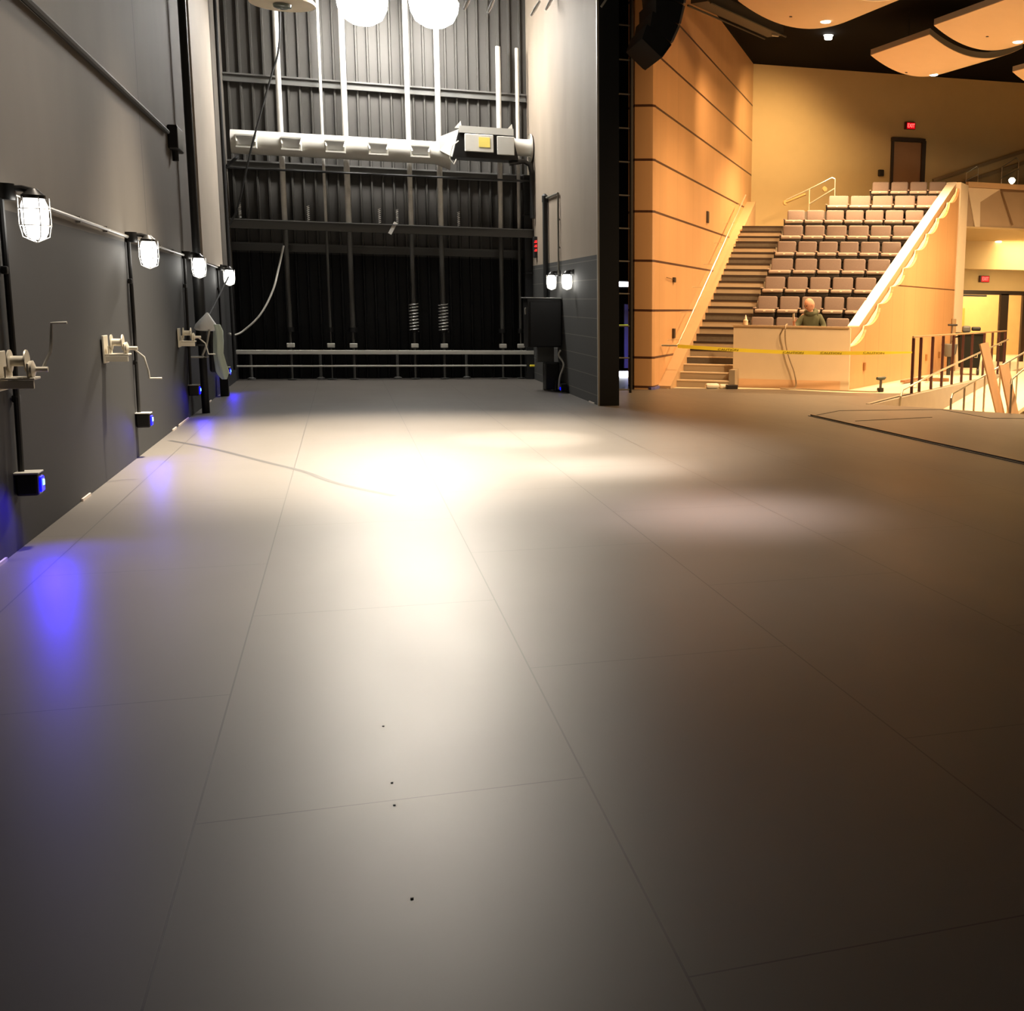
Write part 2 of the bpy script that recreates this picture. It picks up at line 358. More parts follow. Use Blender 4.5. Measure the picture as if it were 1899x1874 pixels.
# small feet below rails
for i, x in enumerate((-1.75, -.45, 1.05, 2.45, 3.9)):
    tag(MB().tube([(x, 24.35, 0), (x, 24.35, .55)], .03, 8).lathe((x, 24.35, 0), [(.08, 0), (.08, .03), (.04, .05)], 12).build('rail_post', greysteel),
        '%s of the short grey posts under the pale rails' % ['leftmost', 'second', 'middle', 'fourth', 'rightmost'][i], 'post', 'short posts under the pale rails')

# fabric duct
t = thing('air_duct', (-1.86, 23.9, 4.52), 'long white round air duct with five square vents', 'duct')
MB().lathe((0, 0, 0), [(.02, -.002), (.22, 0), (.22, 3.75), (.30, 3.98), (.31, 4.02), (.1, 4.03)], 28, 'X').build('pipe', ductw, t, True)
for i in range(5):
    x = .28+.79*i
    v = MB(); a, b, c, d = (x-.2, x+.2, -.25, -.02)
    v.prism([(a, -.19, .12), (a+.03, -.30, -.02), (a+.03, -.27, -.13), (a, -.14, -.13)], (.025, 0, 0)); v.prism([(b, -.19, .12), (b-.03, -.30, -.02), (b-.03, -.27, -.13), (b, -.14, -.13)], (-.025, 0, 0))
    v.bar((a+.02, -.285, -.12), (b-.02, -.285, -.12), .05, .03); v.bar((a+.02, -.22, .1), (b-.02, -.22, .1), .06, .03)
    o = v.build('vent', ductw, t)
    MB().box((x, -.24, .0), (.33, .012, .15), Matrix.Rotation(.25, 3, 'X')).build('grille', mat('grille_grey', (.28, .27, .25), .5), o)
t = thing('air_duct', (3.36, 23.9, 4.72), 'short white duct with round flange at the right wall', 'duct')
MB().lathe((0, 0, 0), [(.22, 0), (.17, .12), (.17, .455)], 24, 'X').build('pipe', ductw, t, True)
MB().lathe((.44, 0, 0), [(.17, 0), (.26, .0), (.28, -.04), (.28, -.01), (.2, .01)], 24, 'X').build('flange', ductw, t, True)
t = thing('unit_heater', (2.8, 23.75, 4.42), 'black and white heater box hung between the two ducts', 'heater')
MB().prism([(-.62, -.25, .0), (-.45, -.25, .56), (.55, -.25, .54), (.68, -.25, .0)], (0, .55, 0)).build('casing', blackmetal, t)
MB().box((.05, -.26, .53), (1.06, .06, .13)).build('top_panel', mat('panel_grey', (.42, .41, .37), .5), t)
lb = MB().rbox((-.1, -.28, .28), (.56, .05, .34), .012).build('label_panel', ductw, t)
MB().box((.0, -.31, .3), (.22, .006, .19)).build('sticker', mat('yellow_sticker', (.8, .65, .15), .5), lb)
MB().rbox((.42, -.28, .26), (.34, .06, .36), .012).build('control_box', MATS['panel_grey'], t)
MB().prism([(-.62, -.2, .0), (-.85, -.12, .12), (-.85, -.12, .38), (-.48, -.2, .54)], (0, .4, 0)).build('side_hood', ductw, t)
for sx in (-.5, .5): MB().prism([(sx-.06, -.2, .56), (sx+.08, -.2, .56), (sx+.06, -.2, .7)], (0, .05, 0)).build('lug', ductw, t)
MB().tube([(-.5, -.3, .3), (-.62, -.32, .2), (-.68, -.3, -.05), (-.6, -.3, -.15), (-.55, -.28, -.05)], .012, 6).build('cable', rail_paint, t)
tag(MB().tube([(3.3, 23.6, 4.36), (3.6, 23.6, 4.42), (3.71, 23.6, 4.36), (3.755, 23.6, 4.2), (3.755, 23.6, 3.3)], .05, 10).build('curved_pipe', blackmetal, None, True), 'black curved pipe from the heater box down the right wall', 'pipe')
t = thing('rigging_column', (3.735, 24.15, 0), 'black rigging column in the right far corner', 'column')
MB().box((0, 0, 2.1), (.15, .24, 4.2)).build('column_body', black, t)
for z in (.9, 1.5, 2.2, 3.4): MB().rbox((0, -.02, z), (.165, .26, .04), .01).build('band', blackmetal, t)
t = thing('number_display', (3.83, 23.48, 2.62), 'small black display with stacked red digits on the right wall', 'display')
MB().rbox((-.03, 0, .1), (.1, .16, .42), .01).build('case', black, t)
g = MB()
for k in range(3):
    z = .02+.085*k
    g.box((-.05, -.085, z), (.05, .01, .012)); g.box((-.05, -.085, z+.03), (.03, .01, .01)); g.box((-.03, -.085, z+.02), (.01, .01, .045))
g.build('digits', redglow, t)

# ------------------------------------------------------------------ overhead lamps
def bay(x, z, lit, label, y=23):
    t = thing('high_bay_lamp', (x, y, z), label, 'lamp', 'round work lamps high over the stage')
    MB().lathe((0, 0, 0), [(.55, .0), (.56, .04), (.42, .2), (.18, .34), (.15, .55), (.02, .57)] if not lit else [(.42, .02), (.44, .06), (.3, .2), (.16, .3), (.14, .5), (.02, .52)], 32).build('reflector', offwhite, t, True)
    if lit: MB().lathe((0, 0, 0), [(.02, -.44), (.19, -.41), (.35, -.31), (.435, -.14), (.46, .02), (.36, .06)], 32).build('glass_bowl', glow_big, t, True)
    else: MB().lathe((0, 0, 0), [(.16, -.01), (.15, -.05), (.08, -.075), (.01, -.08)], 24).build('lens', mat('dark_lens', (.08, .09, .07), .15), t, True)
    MB().tube([(0, 0, .5), (0, 0, 3)], .012, 6).build('hanging_cable', black, t)
bay(.57, 7.06, True, 'left of the two blazing white work lamps above the stage')
bay(1.86, 7.13, True, 'right of the two blazing white work lamps above the stage')
bay(-.785, 6.70, False, 'unlit pale round work lamp left of the blazing lamps', 22.3)
for i, (x0, z0, x1, z1) in enumerate(((2.30, 6.78, 2.20, 6.59), (2.72, 6.82, 2.61, 6.58), (3.52, 6.86, 3.36, 6.60), (3.75, 6.95, 3.62, 6.72))):
    tag(MB().tube([(x1, 21, z1), ((x0+x1)/2, 21, (z0+z1)/2), (x0, 21, z0)], [.018, .03, .02], 8).tube([(x0, 21, z0), (x0+.02, 21, 9.5)], .006, 5).build('turnbuckle', mat('bright_chrome', (.9, .9, .9), .3, .3), None, True),
        '%s of the slanted bright turnbuckles right of the work lamps' % ['first', 'second', 'third', 'last'][i], 'turnbuckle', 'turnbuckles hanging right of the lamps')
# hanging hose / cable
def bez(p, n=24):
    out = []
    P = [Vector(p[0])]+[Vector(q) for q in p]+[Vector(p[-1])]
    for i in range(1, len(P)-2):
        for k in range(n//(len(P)-3)+1):
            u = k/(n//(len(P)-3)+1)
            a, b, c, d = P[i-1], P[i], P[i+1], P[i+2]
            out.append(.5*((2*b)+(c-a)*u+(2*a-5*b+4*c-d)*u*u+(3*b-a-3*c+d)*u**3))
    out.append(P[-2]); return out
tag(MB().tube(bez([(-.83, 23.2, 7.6), (-.86, 23.2, 6.8), (-.92, 23.2, 6.1), (-1.06, 23.2, 5.65), (-1.45, 23.2, 4.4), (-1.75, 23.3, 3.3), (-1.95, 23.3, 2.9)], 40), .017, 8).build('hanging_cable', black, None, True), 'long black cable hanging across the white duct to the left wall', 'cable')
tag(MB().tube(bez([(-1.0, 23.4, 2.6), (-1.1, 23.4, 2.2), (-1.22, 23.2, 1.75), (-1.45, 23, 1.3), (-1.75, 22.9, 1.0), (-1.9, 22.8, .93), (-1.98, 22.7, .96)], 48), .018, 8).build('grey_hose', rail_paint, None, True), 'pale grey hose drooping in a curve to the left wall', 'hose')

# ------------------------------------------------------------------ left wall fixtures
def cage_lamp(x, y, z, label, side=1, group='caged wall lamps', bx=None):
    t = thing('caged_lamp', (x, y, z), label, 'lamp', group)
    MB().lathe((0, 0, 0), [(.02, -.145), (.05, -.135), (.068, -.1), (.075, -.02), (.075, .06), (.06, .1), (.03, .11)], 20).build('glass_globe', glow_white, t, True)
    MB().lathe((0, 0, 0), [(.06, .1), (.07, .105), (.07, .125), (.04, .15), (.025, .165)], 20).build('cap', blackmetal, t, True)
    g = MB()
    for k in range(6):
        a = 2*pi*k/6
        g.tube([(r*cos(a), r*sin(a), h) for r, h in ((.088, .11), (.09, -.05), (.075, -.13), (.0, -.165))], .0035, 5)
    for h in (.04, -.06): g.tube([(.09*cos(2*pi*k/16), .09*sin(2*pi*k/16), h) for k in range(17)], .0035, 5, False)
    g.build('guard', steel, t)
    MB().tube([(0, 0, .15), (-side*.06, .0, .165), (-side*.17, 0, .16)], .02, 8).build('arm', blackmetal, t, True)
    MB().lathe((-side*.15, 0, .14), [(.055, -.05), (.06, 0), (.055, .05)], 16).build('junction_box', blackmetal, t, True)
    return t
CL = ((8.26, 2.09), (12.71, 2.04), (16.93, 2.02), (21.27, 1.97))
nl = ['nearest caged lamp on the left wall, above the crank winch', 'second caged lamp from the camera on the left wall', 'third caged lamp on the left wall beside the black pipe', 'farthest caged lamp on the left wall']
for (y, z), l in zip(CL, nl): cage_lamp(-1.8, y, z, l)
cage_lamp(3.7, 19.6, 1.99, 'bright caged lamp on the right stage wall, the nearer of the pair', -1, 'caged lamps on the right wall')
cage_lamp(3.66, 20.9, 2.0, 'bright caged lamp on the right stage wall, the farther of the pair', -1, 'caged lamps on the right wall')
for i in range(3):
    (y0, z0), (y1, z1) = CL[i], CL[i+1]
    g = MB().tube([(-1.975, y0, z0+.14), (-1.975, y1, z1+.14)], .016, 8)
    for k in range(1, 4):
        yy = y0+(y1-y0)*k/4; zz = z0+.14+(z1-z0)*k/4; g.box((-1.98, yy, zz), (.035, .05, .05))
    tag(g.build('wall_conduit', mat('conduit_paint', (.16, .15, .13), .4, .3)), 'thin conduit run between the %s caged lamps of the left wall' % ['first and second', 'second and third', 'third and fourth'][i], 'conduit', 'conduits between wall lamps')
BB = ((8.15, .41), (12.6, .37), (16.75, .36), (21.2, .35))
nb = ['nearest', 'second', 'third', 'farthest']
for i, ((y, z), (ly, lz)) in enumerate(zip(BB, CL)):
    g = MB().tube([(-1.97, ly-.04, lz+.1), (-1.97, (ly+y)/2, 1.2), (-1.97, y, z+.07)], .018, 8)
    for zz in (1.75, .95): g.rbox((-1.975, y+(ly-y)*.5, zz), (.04, .07, .05), .01)
    tag(g.build('conduit_drop', mat('black_conduit', (.012, .011, .01), .7), None, True), '%s vertical black conduit running down the left wall to a blue light box' % nb[i], 'conduit', 'vertical conduits of the left wall')
    t = thing('blue_light_box', (-1.93, y, z), '%s small black box with a glowing blue light low on the left wall' % nb[i], 'light', 'blue light boxes on the left wall')
    MB().rbox((0, 0, 0), (.13, .13, .14), .015).build('housing', blackmetal, t)
    MB().rbox((0, 0, .075), (.14, .14, .012), .004).build('lid', rail_paint, t)
    MB().rbox((.068, .0, 0), (.02, .09, .1), .01).build('blue_lens', blueglow, t)
    MB().rbox((.08, .0, .01), (.01, .03, .04), .004).build('core_lamp', bluecore, t)
    d = lamp('blue_light', 'SPOT', (-1.84, y-.02, z), [55, 26, 20, 14][i], (.03, .01, 1), (-1.75, y-.3, 0), spot_size=radians(150), spot_blend=1, shadow_soft_size=.05)
def winch(y, z, label, arm):
    t = thing('hand_winch', (-1.99, y, z), label, 'winch', 'hand winches on the left wall')
    g = MB(); g.rbox((.10, 0, -.075), (.2, .16, .014), .004); g.rbox((.045, 0, -.04), (.012, .15, .08), .004); g.rbox((.165, 0, -.03), (.012, .15, .1), .004); g.rbox((.008, 0, -.03), (.015, .2, .24), .004); g.rbox((.1, -.07, -.11), (.19, .02, .05), .004)
    g.build('bracket', winchm, t)
    MB().lathe((.055, 0, .03), [(.068, 0), (.07, .008), (.032, .012), (.032, .085), (.07, .09), (.068, .098)], 22, 'X').build('drum', winchm, t, True)
    MB().lathe((.165, -.02, -.02), [(.05, 0), (.055, .02), (.03, .03), (.016, .035), (.016, .1)], 16, 'X').build('gear_housing', winchm, t, True)
    o = Vector((.245, -.02, -.02)); MB().tube([o+Vector(p) for p in arm], .0085, 8).build('crank_handle', rail_paint, t, True)
winch(7.95, 1.17, 'nearest cream hand winch on the left wall with its crank turned up', [(-.01, 0, 0), (0, .01, .03), (.035, .03, .11), (.04, .05, .2), (.045, .06, .28), (.13, .06, .285)])
winch(11.2, 1.17, 'middle hand winch on the left wall with its crank turned down', [(-.01, 0, 0), (0, .02, -.02), (.06, .05, -.08), (.085, .06, -.2), (.09, .07, -.27), (.19, .07, -.27)])
winch(16.0, 1.12, 'farthest small hand winch on the left wall', [(-.01, 0, 0), (0, .02, -.02), (.06, .05, -.08), (.09, .07, -.22), (.17, .07, -.22)])
tag(MB().tube([(-1.965, -2, 3.55), (-1.965, 15.95, 3.62)], .03, 8).build('high_conduit', MATS['black_conduit'], None, True), 'black pipe running high along the left wall to a square box', 'conduit')
tag(MB().rbox((-1.94, 16.5, 3.6), (.12, .55, .3), .02).tube([(-1.94, 16.4, 3.45), (-1.94, 16.4, 3.32)], .04, 10).build('junction_box', blackmetal), 'black square junction box high on the left wall', 'box')
t = thing('wall_pipe', (-1.86, 17.3, 0), 'thick black vertical pipe standing before the left wall', 'pipe')
MB().tube([(0, 0, 0), (0, 0, 9.5)], .052, 16).build('shaft', black, t, True)
MB().tube([(0, 0, .95), (0, 0, 1.92)], .072, 16).build('sleeve', black, t, True)
for z in (.95, 1.93): MB().lathe((0, 0, z), [(.085, -.012), (.085, .012)], 16).build('collar', greysteel, t)
struct(MB().prism([(-1.999, 18.75, 2.13), (-1.93, 18.75, 2.13), (-1.93, 21.7, 2.13), (-1.999, 21.7, 2.13)], (0, 0, 7.3)).build('wall_left_pier', mat('tan_plaster', (.42, .36, .29), .7, noise=.12, scale=1.5)))
tag(MB().tube([(-1.9, 22.6, 0.3), (-1.9, 22.6, 9.4)], .03, 8).build('thin_wall_pipe', MATS['black_conduit']), 'thin black pipe in the far left corner', 'pipe')
t = thing('floor_box_post', (-1.88, 20.3, 0), 'short black post with a white top at the foot of the left wall', 'post')
MB().rbox((0, 0, .18), (.13, .14, .36), .01).build('post_body', black, t); MB().rbox((0, 0, .37), (.2, .18, .02), .004).build('top_plate', rail_paint, t)
# cloth hanging on a hook
t = thing('hanging_jacket', (-1.78, 17.05, 0), 'pale green jacket with a white hood hung from the thick black pipe', 'jacket')
def cloth(prof, yw, n=22, fold=.14):
    mb = MB()
    for (z, cx, hw, dp) in prof:
        for k in range(n):
            a = 2*pi*k/n; r = 1+fold*sin(5*a+z*4)
            mb.v.append((cx+hw*cos(a)*r, yw+dp*sin(a)*r, z))
    Rr = len(prof)
    for i in range(Rr-1):
        for k in range(n): mb.f.append((i*n+k, i*n+(k+1) % n, (i+1)*n+(k+1) % n, (i+1)*n+k))
    mb.f.append(tuple(range(n))); mb.f.append(tuple((Rr-1)*n+k for k in range(n))); return mb
cloth([(1.40, .035, .012, .02), (1.36, .03, .04, .04), (1.30, .02, .085, .07), (1.24, .015, .13, .09), (1.19, .02, .155, .09), (1.16, .03, .14, .08), (1.15, .05, .09, .05)], 0, fold=.06).build('hood', mat('white_cloth', (.95, .97, .93), .8), t, True)
cloth([(1.24, .14, .05, .05), (1.15, .165, .06, .06), (1.02, .16, .065, .06), (.85, .15, .06, .07), (.7, .17, .07, .07), (.6, .185, .08, .06), (.54, .19, .06, .05), (.49, .205, .03, .03)], -.02).build('sleeve', mat('pale_green_sleeve', (.72, .85, .74), .85), t, True)
MB().rbox((.08, .05, .88), (.12, .08, .6), .04).build('dark_lining', black, t)
MB().tube([(.06, -.09, 1.17), (.02, -.1, .98), (-.045, -.1, .82)], .013, 8).build('strap', rail_paint, t)
MB().rbox((-.06, -.08, .80), (.17, .09, .014), .004).build('buckle_plate', rail_paint, t)
tag(MB().tube([(-1.78, 20.9, 1.95), (-1.9, 17.6, 1.12)], .014, 8).build('leaning_rod', darkwall), 'thin black rod slanting behind the hung jacket', 'rod')
tag(MB().rbox((-1.9, 16.95, .80), (.18, .16, .02), .005).build('wall_shelf', rail_paint), 'tiny pale shelf on the left wall under the hung jacket', 'shelf')

# ------------------------------------------------------------------ right wall fixtures
t = thing('electrical_cabinet', (3.5, 21, 0), 'large black cabinet on the right stage wall below the caged lamps', 'cabinet')
MB().rbox((.0, 0, 1.24), (.62, .5, .88), .012).build('body', blackmetal, t)
MB().rbox((-.02, -.02, 1.69), (.66, .52, .015), .004).build('top_edge', mat('worn_metal_edge', (.5, .5, .48), .4, .5), t)
MB().rbox((.02, -.262, 1.22), (.56, .016, .8), .008).build('door', mat('cabinet_door', (.018, .018, .019), .5), t)
MB().rbox((-.325, -.1, 1.45), (.02, .03, .12), .006).build('handle', rail_paint, t)
g = MB(); g.box((.05, .0, .66), (.3, .14, .28)); g.box((.08, .05, .26), (.14, .1, .52)); g.build('pedestal', greysteel, t)
tag(MB().rbox((3.62, 20.75, .28), (.26, .2, .5), .02).rbox((3.72, 20.7, .1), (.14, .22, .2), .02).build('floor_unit', blackmetal), 'dark small unit on the floor under the black cabinet', 'box')
tag(MB().tube(bez([(3.76, 20.6, .75), (3.72, 20.55, .66), (3.78, 20.4, .5), (3.7, 20.35, .28), (3.68, 20.35, .06)], 24), .018, 8).build('loose_cable', rail_paint, None, True), 'pale loose cable hanging from the black cabinet to the floor', 'cable')
g = MB().tube([(3.785, 20.85, 2.12), (3.785, 20.85, 3.56)], .018, 8).tube([(3.785, 20.85, 3.56), (3.785, 22.05, 3.58)], .022, 8)
for z in (2.6, 3.1): g.rbox((3.79, 20.85, z), (.05, .05, .03), .005)
tag(g.build('bent_conduit', mat('dull_conduit', (.2, .19, .16), .4, .4), None, True), 'bent conduit rising from the right caged lamps to the wall corner', 'conduit')
tag(MB().tube([(3.76, 22.1, 1.7), (3.76, 22.1, 3.5)], .05, 10).lathe((3.76, 22.1, 3.5), [(.06, 0), (.06, .12), (.02, .16)], 12).build('standpipe', black, None, True), 'black standpipe on the right wall behind the caged lamps', 'pipe')
t = thing('blue_light_box', (3.74, 20.2, .1), 'low blue light box at the foot of the right stage wall', 'light')
MB().rbox((0.0, 0, 0), (.12, .12, .14), .015).build('housing', blackmetal, t)
MB().rbox((-.062, -.0, -.02), (.012, .06, .05), .005).build('blue_lens', blueglow, t)

# ------------------------------------------------------------------ line array loudspeaker
t = thing('line_array_speaker', (4.75, 17.3, 5.2), 'curved black stack of hanging loudspeakers over the proscenium edge', 'loudspeaker')
prof = [(4.58, 5.20), (4.74, 5.42), (4.86, 5.68), (4.93, 5.97), (4.97, 6.27), (4.98, 6.58), (4.98, 6.9)]
for i in range(6):
    a = Vector((prof[i][0]-4.75, 0, prof[i][1]-5.2)); b = Vector((prof[i+1][0]-4.75, 0, prof[i+1][1]-5.2)); d = (b-a).normalized(); n = Vector((-d.z, 0, d.x))
    g = MB(); q = [a+d*.01, b-d*.01, b-d*.03+n*.42, a+d*.03+n*.36]
    c = g.prism([v+Vector((0, -.5, 0)) for v in q], (0, 1.0, 0)).build('cabinet', mat('speaker_black', (.012, .012, .012), .55), t)
    MB().prism([v+Vector((0, -.51, 0)) for v in (a+d*.02, b-d*.02, b-d*.02-n*.03, a+d*.02-n*.03)], (0, 1.02, 0)).build('grille', mat('speaker_grille', (.22, .18, .15), .6) if i > 0 else MATS['speaker_black'], c)
MB().tube([(.0, 0, 1.6), (0, 0, 4.3)], .02, 6).build('suspension_cable', black, t)
tag(MB().bar((3.86, 17.53, 6.0), (4.2, 17.53, 6.5), .03, .03).build('corner_brace', MATS['corner_bead']), 'short slanted brace at the top of the proscenium edge', 'brace')

# ------------------------------------------------------------------ house structure
wl = MB().prism([(5.20, 21.3, 0), (5.235, 20.945, 0), (5.48, 20.815, 0), (5.54, 20.80, 0), (5.60, 20.84, 0), tuple(W(0, .10, 0)), tuple(W(0, 11.2, 0)), tuple(W(-.15, 11.2, 0)), tuple(W(-.18, .25, 0))], (0, 0, 9.2))
struct(wl.build('wall_wood', wood, None, True))
struct(MB().prism([(10.7, 30.5, 2.8), (14.98, 30.2, 2.8), (26, 29.3, 2.8), (26, 29.8, 2.8), (14.98, 30.6, 2.8), (10.7, 30.8, 2.8)], (0, 0, 5.4)).build('wall_house_back', cream))
struct(MB().prism([(5.0, 15, 8.17), (28, 15, 8.17), (28, 33, 8.17), (5.0, 33, 8.17)], (0, 0, .1)).build('ceiling_house', ceilblack))
# blue masking tape + white floor trim under wood wall
struct(MB().prism([(5.48, 20.81, 0), (5.52, 20.76, 0), (5.60, 20.79, 0), tuple(W(.03, .7, 0)), tuple(W(0, .7, 0)), (5.60, 20.845, 0), (5.54, 20.80, 0)], (0, 0, .05)).build('baseboard_wood', mat('blue_masking_tape', (.12, .12, .35), .7)))
# sloping skirt beside the stairs
sk = [W(0, .35, 0), W(0, 10.3, 0), W(0, 10.3, 4.42), W(0, .35, .05)]
struct(MB().prism(sk, N0*.25).build('trim_5', mat('skirt_paint', (.5, .33, .18), .6)))
# stairs
st = MB(); rs = MB(); cp = MB(); ns = MB()
LZ = [.565+.437*k for k in range(9)]; LS = [1.79+.917*k for k in range(9)]
steps = [(.87, .141), (1.18, .282), (1.48, .424)]
for k in range(9):
    steps.append((LS[k], LZ[k]))
    if k < 7:
        steps += [(LS[k]+.306, LZ[k]+.1457), (LS[k]+.611, LZ[k]+.2913)]
steps = steps[:3+7*3+1]; zprev = 0
for i, (s0, z1) in enumerate(steps):
    s1 = steps[i+1][0] if i+1 < len(steps) else s0+1.2
    dark = i >= 3 and (i-3) % 3 == 0
    tgt = cp if dark else rs
    tgt.prism([W(.25, s0, zprev), W(1.3, s0, zprev), W(1.3, s1, zprev), W(.25, s1, zprev)], (0, 0, z1-zprev-.002))
    tgt.prism([W(.25, s0+.02, 0), W(1.3, s0+.02, 0), W(1.3, s1, 0), W(.25, s1, 0)], (0, 0, zprev)) if zprev > 0 else None
    if i > 3: ns.prism([W(.25, s0-.012, z1-.04), W(1.3, s0-.012, z1-.04), W(1.3, s0+.05, z1-.04), W(.25, s0+.05, z1-.04)], (0, 0, .045))
    elif i < 4: st.prism([W(.25, s0-.012, z1-.02), W(1.3, s0-.012, z1-.02), W(1.3, s0+.05, z1-.02), W(.25, s0+.05, z1-.02)], (0, 0, .024))
    zprev = z1
struct(rs.build('stairs_risers', riserm)); struct(cp.build('stairs_landings', carpet)); struct(ns.build('stairs_nosings', nosing)); struct(st.build('stairs_lower_nosings', offwhite))
# seating terraces
te = MB(); SW0 = Vector((9.42, 20.30, 0)); SD = Vector((sin(.7538), cos(.7538), 0)); SN = Vector((SD.y, -SD.x, 0))
def S(u, o, z): return SW0+u*SD+o*SN+Vector((0, 0, z))
def tright(s):   # t where terrace meets the inner face of the side wall
    # solve S(u,-.45) on plane s
    base = S(0, -.34, 0); sb = (base-P0).dot(D0); u = (s-sb)/SD.dot(D0); p = S(u, -.34, 0); return (p-P0).dot(N0)
for k in range(9):
    s0 = LS[k]; s1 = LS[k]+.917 if k < 8 else LS[k]+1.9; tl = 1.305 if k < 8 else 1.305
    te.prism([W(tl, s0, 0), W(tright(s0), s0, 0), W(tright(s1), s1, 0), W(tl, s1, 0)], (0, 0, LZ[k]))
struct(te.build('floor_terrace', carpet))
struct(MB().prism([W(.2, 8.6, 3.3), W(1.3, 8.6, 3.3), W(1.3, 11.0, 3.3), W(.2, 11.0, 3.3)], (0, 0, .31)).build('floor_landing', carpet))

# front knee wall with wooden cap
t = struct(MB().prism([W(1.3, 1.3, .0), W(3.62, 1.3, 0), W(3.62, 1.45, 0), W(1.3, 1.45, 0)], (0, 0, 1.2)).build('wall_knee', offwhite))
struct(MB().prism([W(1.28, 1.27, 1.2), W(3.6, 1.27, 1.2), W(3.6, 1.47, 1.2), W(1.28, 1.47, 1.2)], (0, 0, .03)).build('trim_6', mat('pale_brown_cap', (.5, .36, .22), .5)))
struct(MB().prism([W(1.4, 1.292, 0), W(3.45, 1.292, 0), W(3.45, 1.299, 0), W(1.4, 1.299, 0)], (0, 0, .17)).build('baseboard_knee', mat('bare_base', (.75, .5, .3), .7)))
struct(MB().prism([W(1.3, .86, 0), W(1.42, .86, 0), W(1.42, 1.3, 0), W(1.3, 1.3, 0)], (0, 0, .36)).build('trim_7', riserm))

# side wall: inner white wall with sloping cap, outer wood panel with scalloped lit edge
zc = lambda u: 1.24 if u < .85 else 1.24+(u-.85)*.463
inner = [S(0, -.12, 0), S(8.67, -.12, 0), S(8.67, -.12, zc(8.67)-.02), S(.85, -.12, 1.22), S(0, -.12, 1.22)]
struct(MB().prism(inner, -.2*SN).build('wall_side_inner', mat('peach_inner_wall', (.50, .31, .16), .6)))
cap = [S(.85, -.1, 1.24), S(8.70, -.1, zc(8.70)), S(8.70, -.1, zc(8.70)-.02), S(.85, -.1, 1.22)]
struct(MB().prism(cap, -.24*SN).build('trim_8', whitecap))
cus = [(0, .84), (1.09, 1.24), (2.03, 1.69), (2.92, 2.07), (3.86, 2.50), (4.81, 2.94), (5.73, 3.37), (6.65, 3.80), (7.66, 4.26), (8.6, 4.70)]
top = []
for i in range(len(cus)-1):
    (u0, z0), (u1, z1) = cus[i], cus[i+1]
    for k in range(9):
        a = (pi/2)*k/8*.92+.06; top.append((u0+(u1-u0)*sin(a)/sin(pi/2*.92+.06), z0+(z1-z0)*(cos(.06)-cos(a))/(cos(.06)-cos(pi/2*.92+.06))))
pan = [S(0, 0, 0)]+[S(u, 0, z) for u, z in top]+[S(8.62, 0, 0)]
# local coordinates for panel grooves: x along wall
t = bpy.data.objects.new('x', None)
mbp = MB().prism([Vector(((p-SW0).dot(SD), 0, p.z)) for p in pan], (0, .05, 0))
o = mbp.build('wall_side_panel', wood2); o.location = SW0; o.rotation_euler = (0, 0, atan2(SD.y, SD.x)); struct(o)
# lit cove: glowing crescents in every scallop stand in for the lit wall
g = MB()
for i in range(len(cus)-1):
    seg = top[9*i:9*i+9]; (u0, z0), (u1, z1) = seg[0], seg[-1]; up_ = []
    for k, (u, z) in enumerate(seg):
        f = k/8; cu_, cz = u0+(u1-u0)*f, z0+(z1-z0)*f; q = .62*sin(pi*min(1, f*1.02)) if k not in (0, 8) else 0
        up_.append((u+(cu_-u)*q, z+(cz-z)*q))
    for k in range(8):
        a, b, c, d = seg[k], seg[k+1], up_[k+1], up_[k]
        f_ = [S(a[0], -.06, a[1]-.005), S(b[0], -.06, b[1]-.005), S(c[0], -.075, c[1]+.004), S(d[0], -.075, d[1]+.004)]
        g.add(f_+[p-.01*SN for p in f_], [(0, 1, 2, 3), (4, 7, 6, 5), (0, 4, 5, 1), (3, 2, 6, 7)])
tag(g.build('cove_glow', mat('warm_cove_glow', (1, .85, .5), emit=(1, .60, .22), es=.38)), 'warm painted cove glow along the scalloped edge of the side panel', 'light')
# white column at the rear end of the side wall
struct(MB().prism([S(8.64, .03, 0), S(9.5, .03, 0), S(9.5, -.5, 0), S(8.64, -.5, 0)], (0, 0, 4.86)).build('wall_column', offwhite))

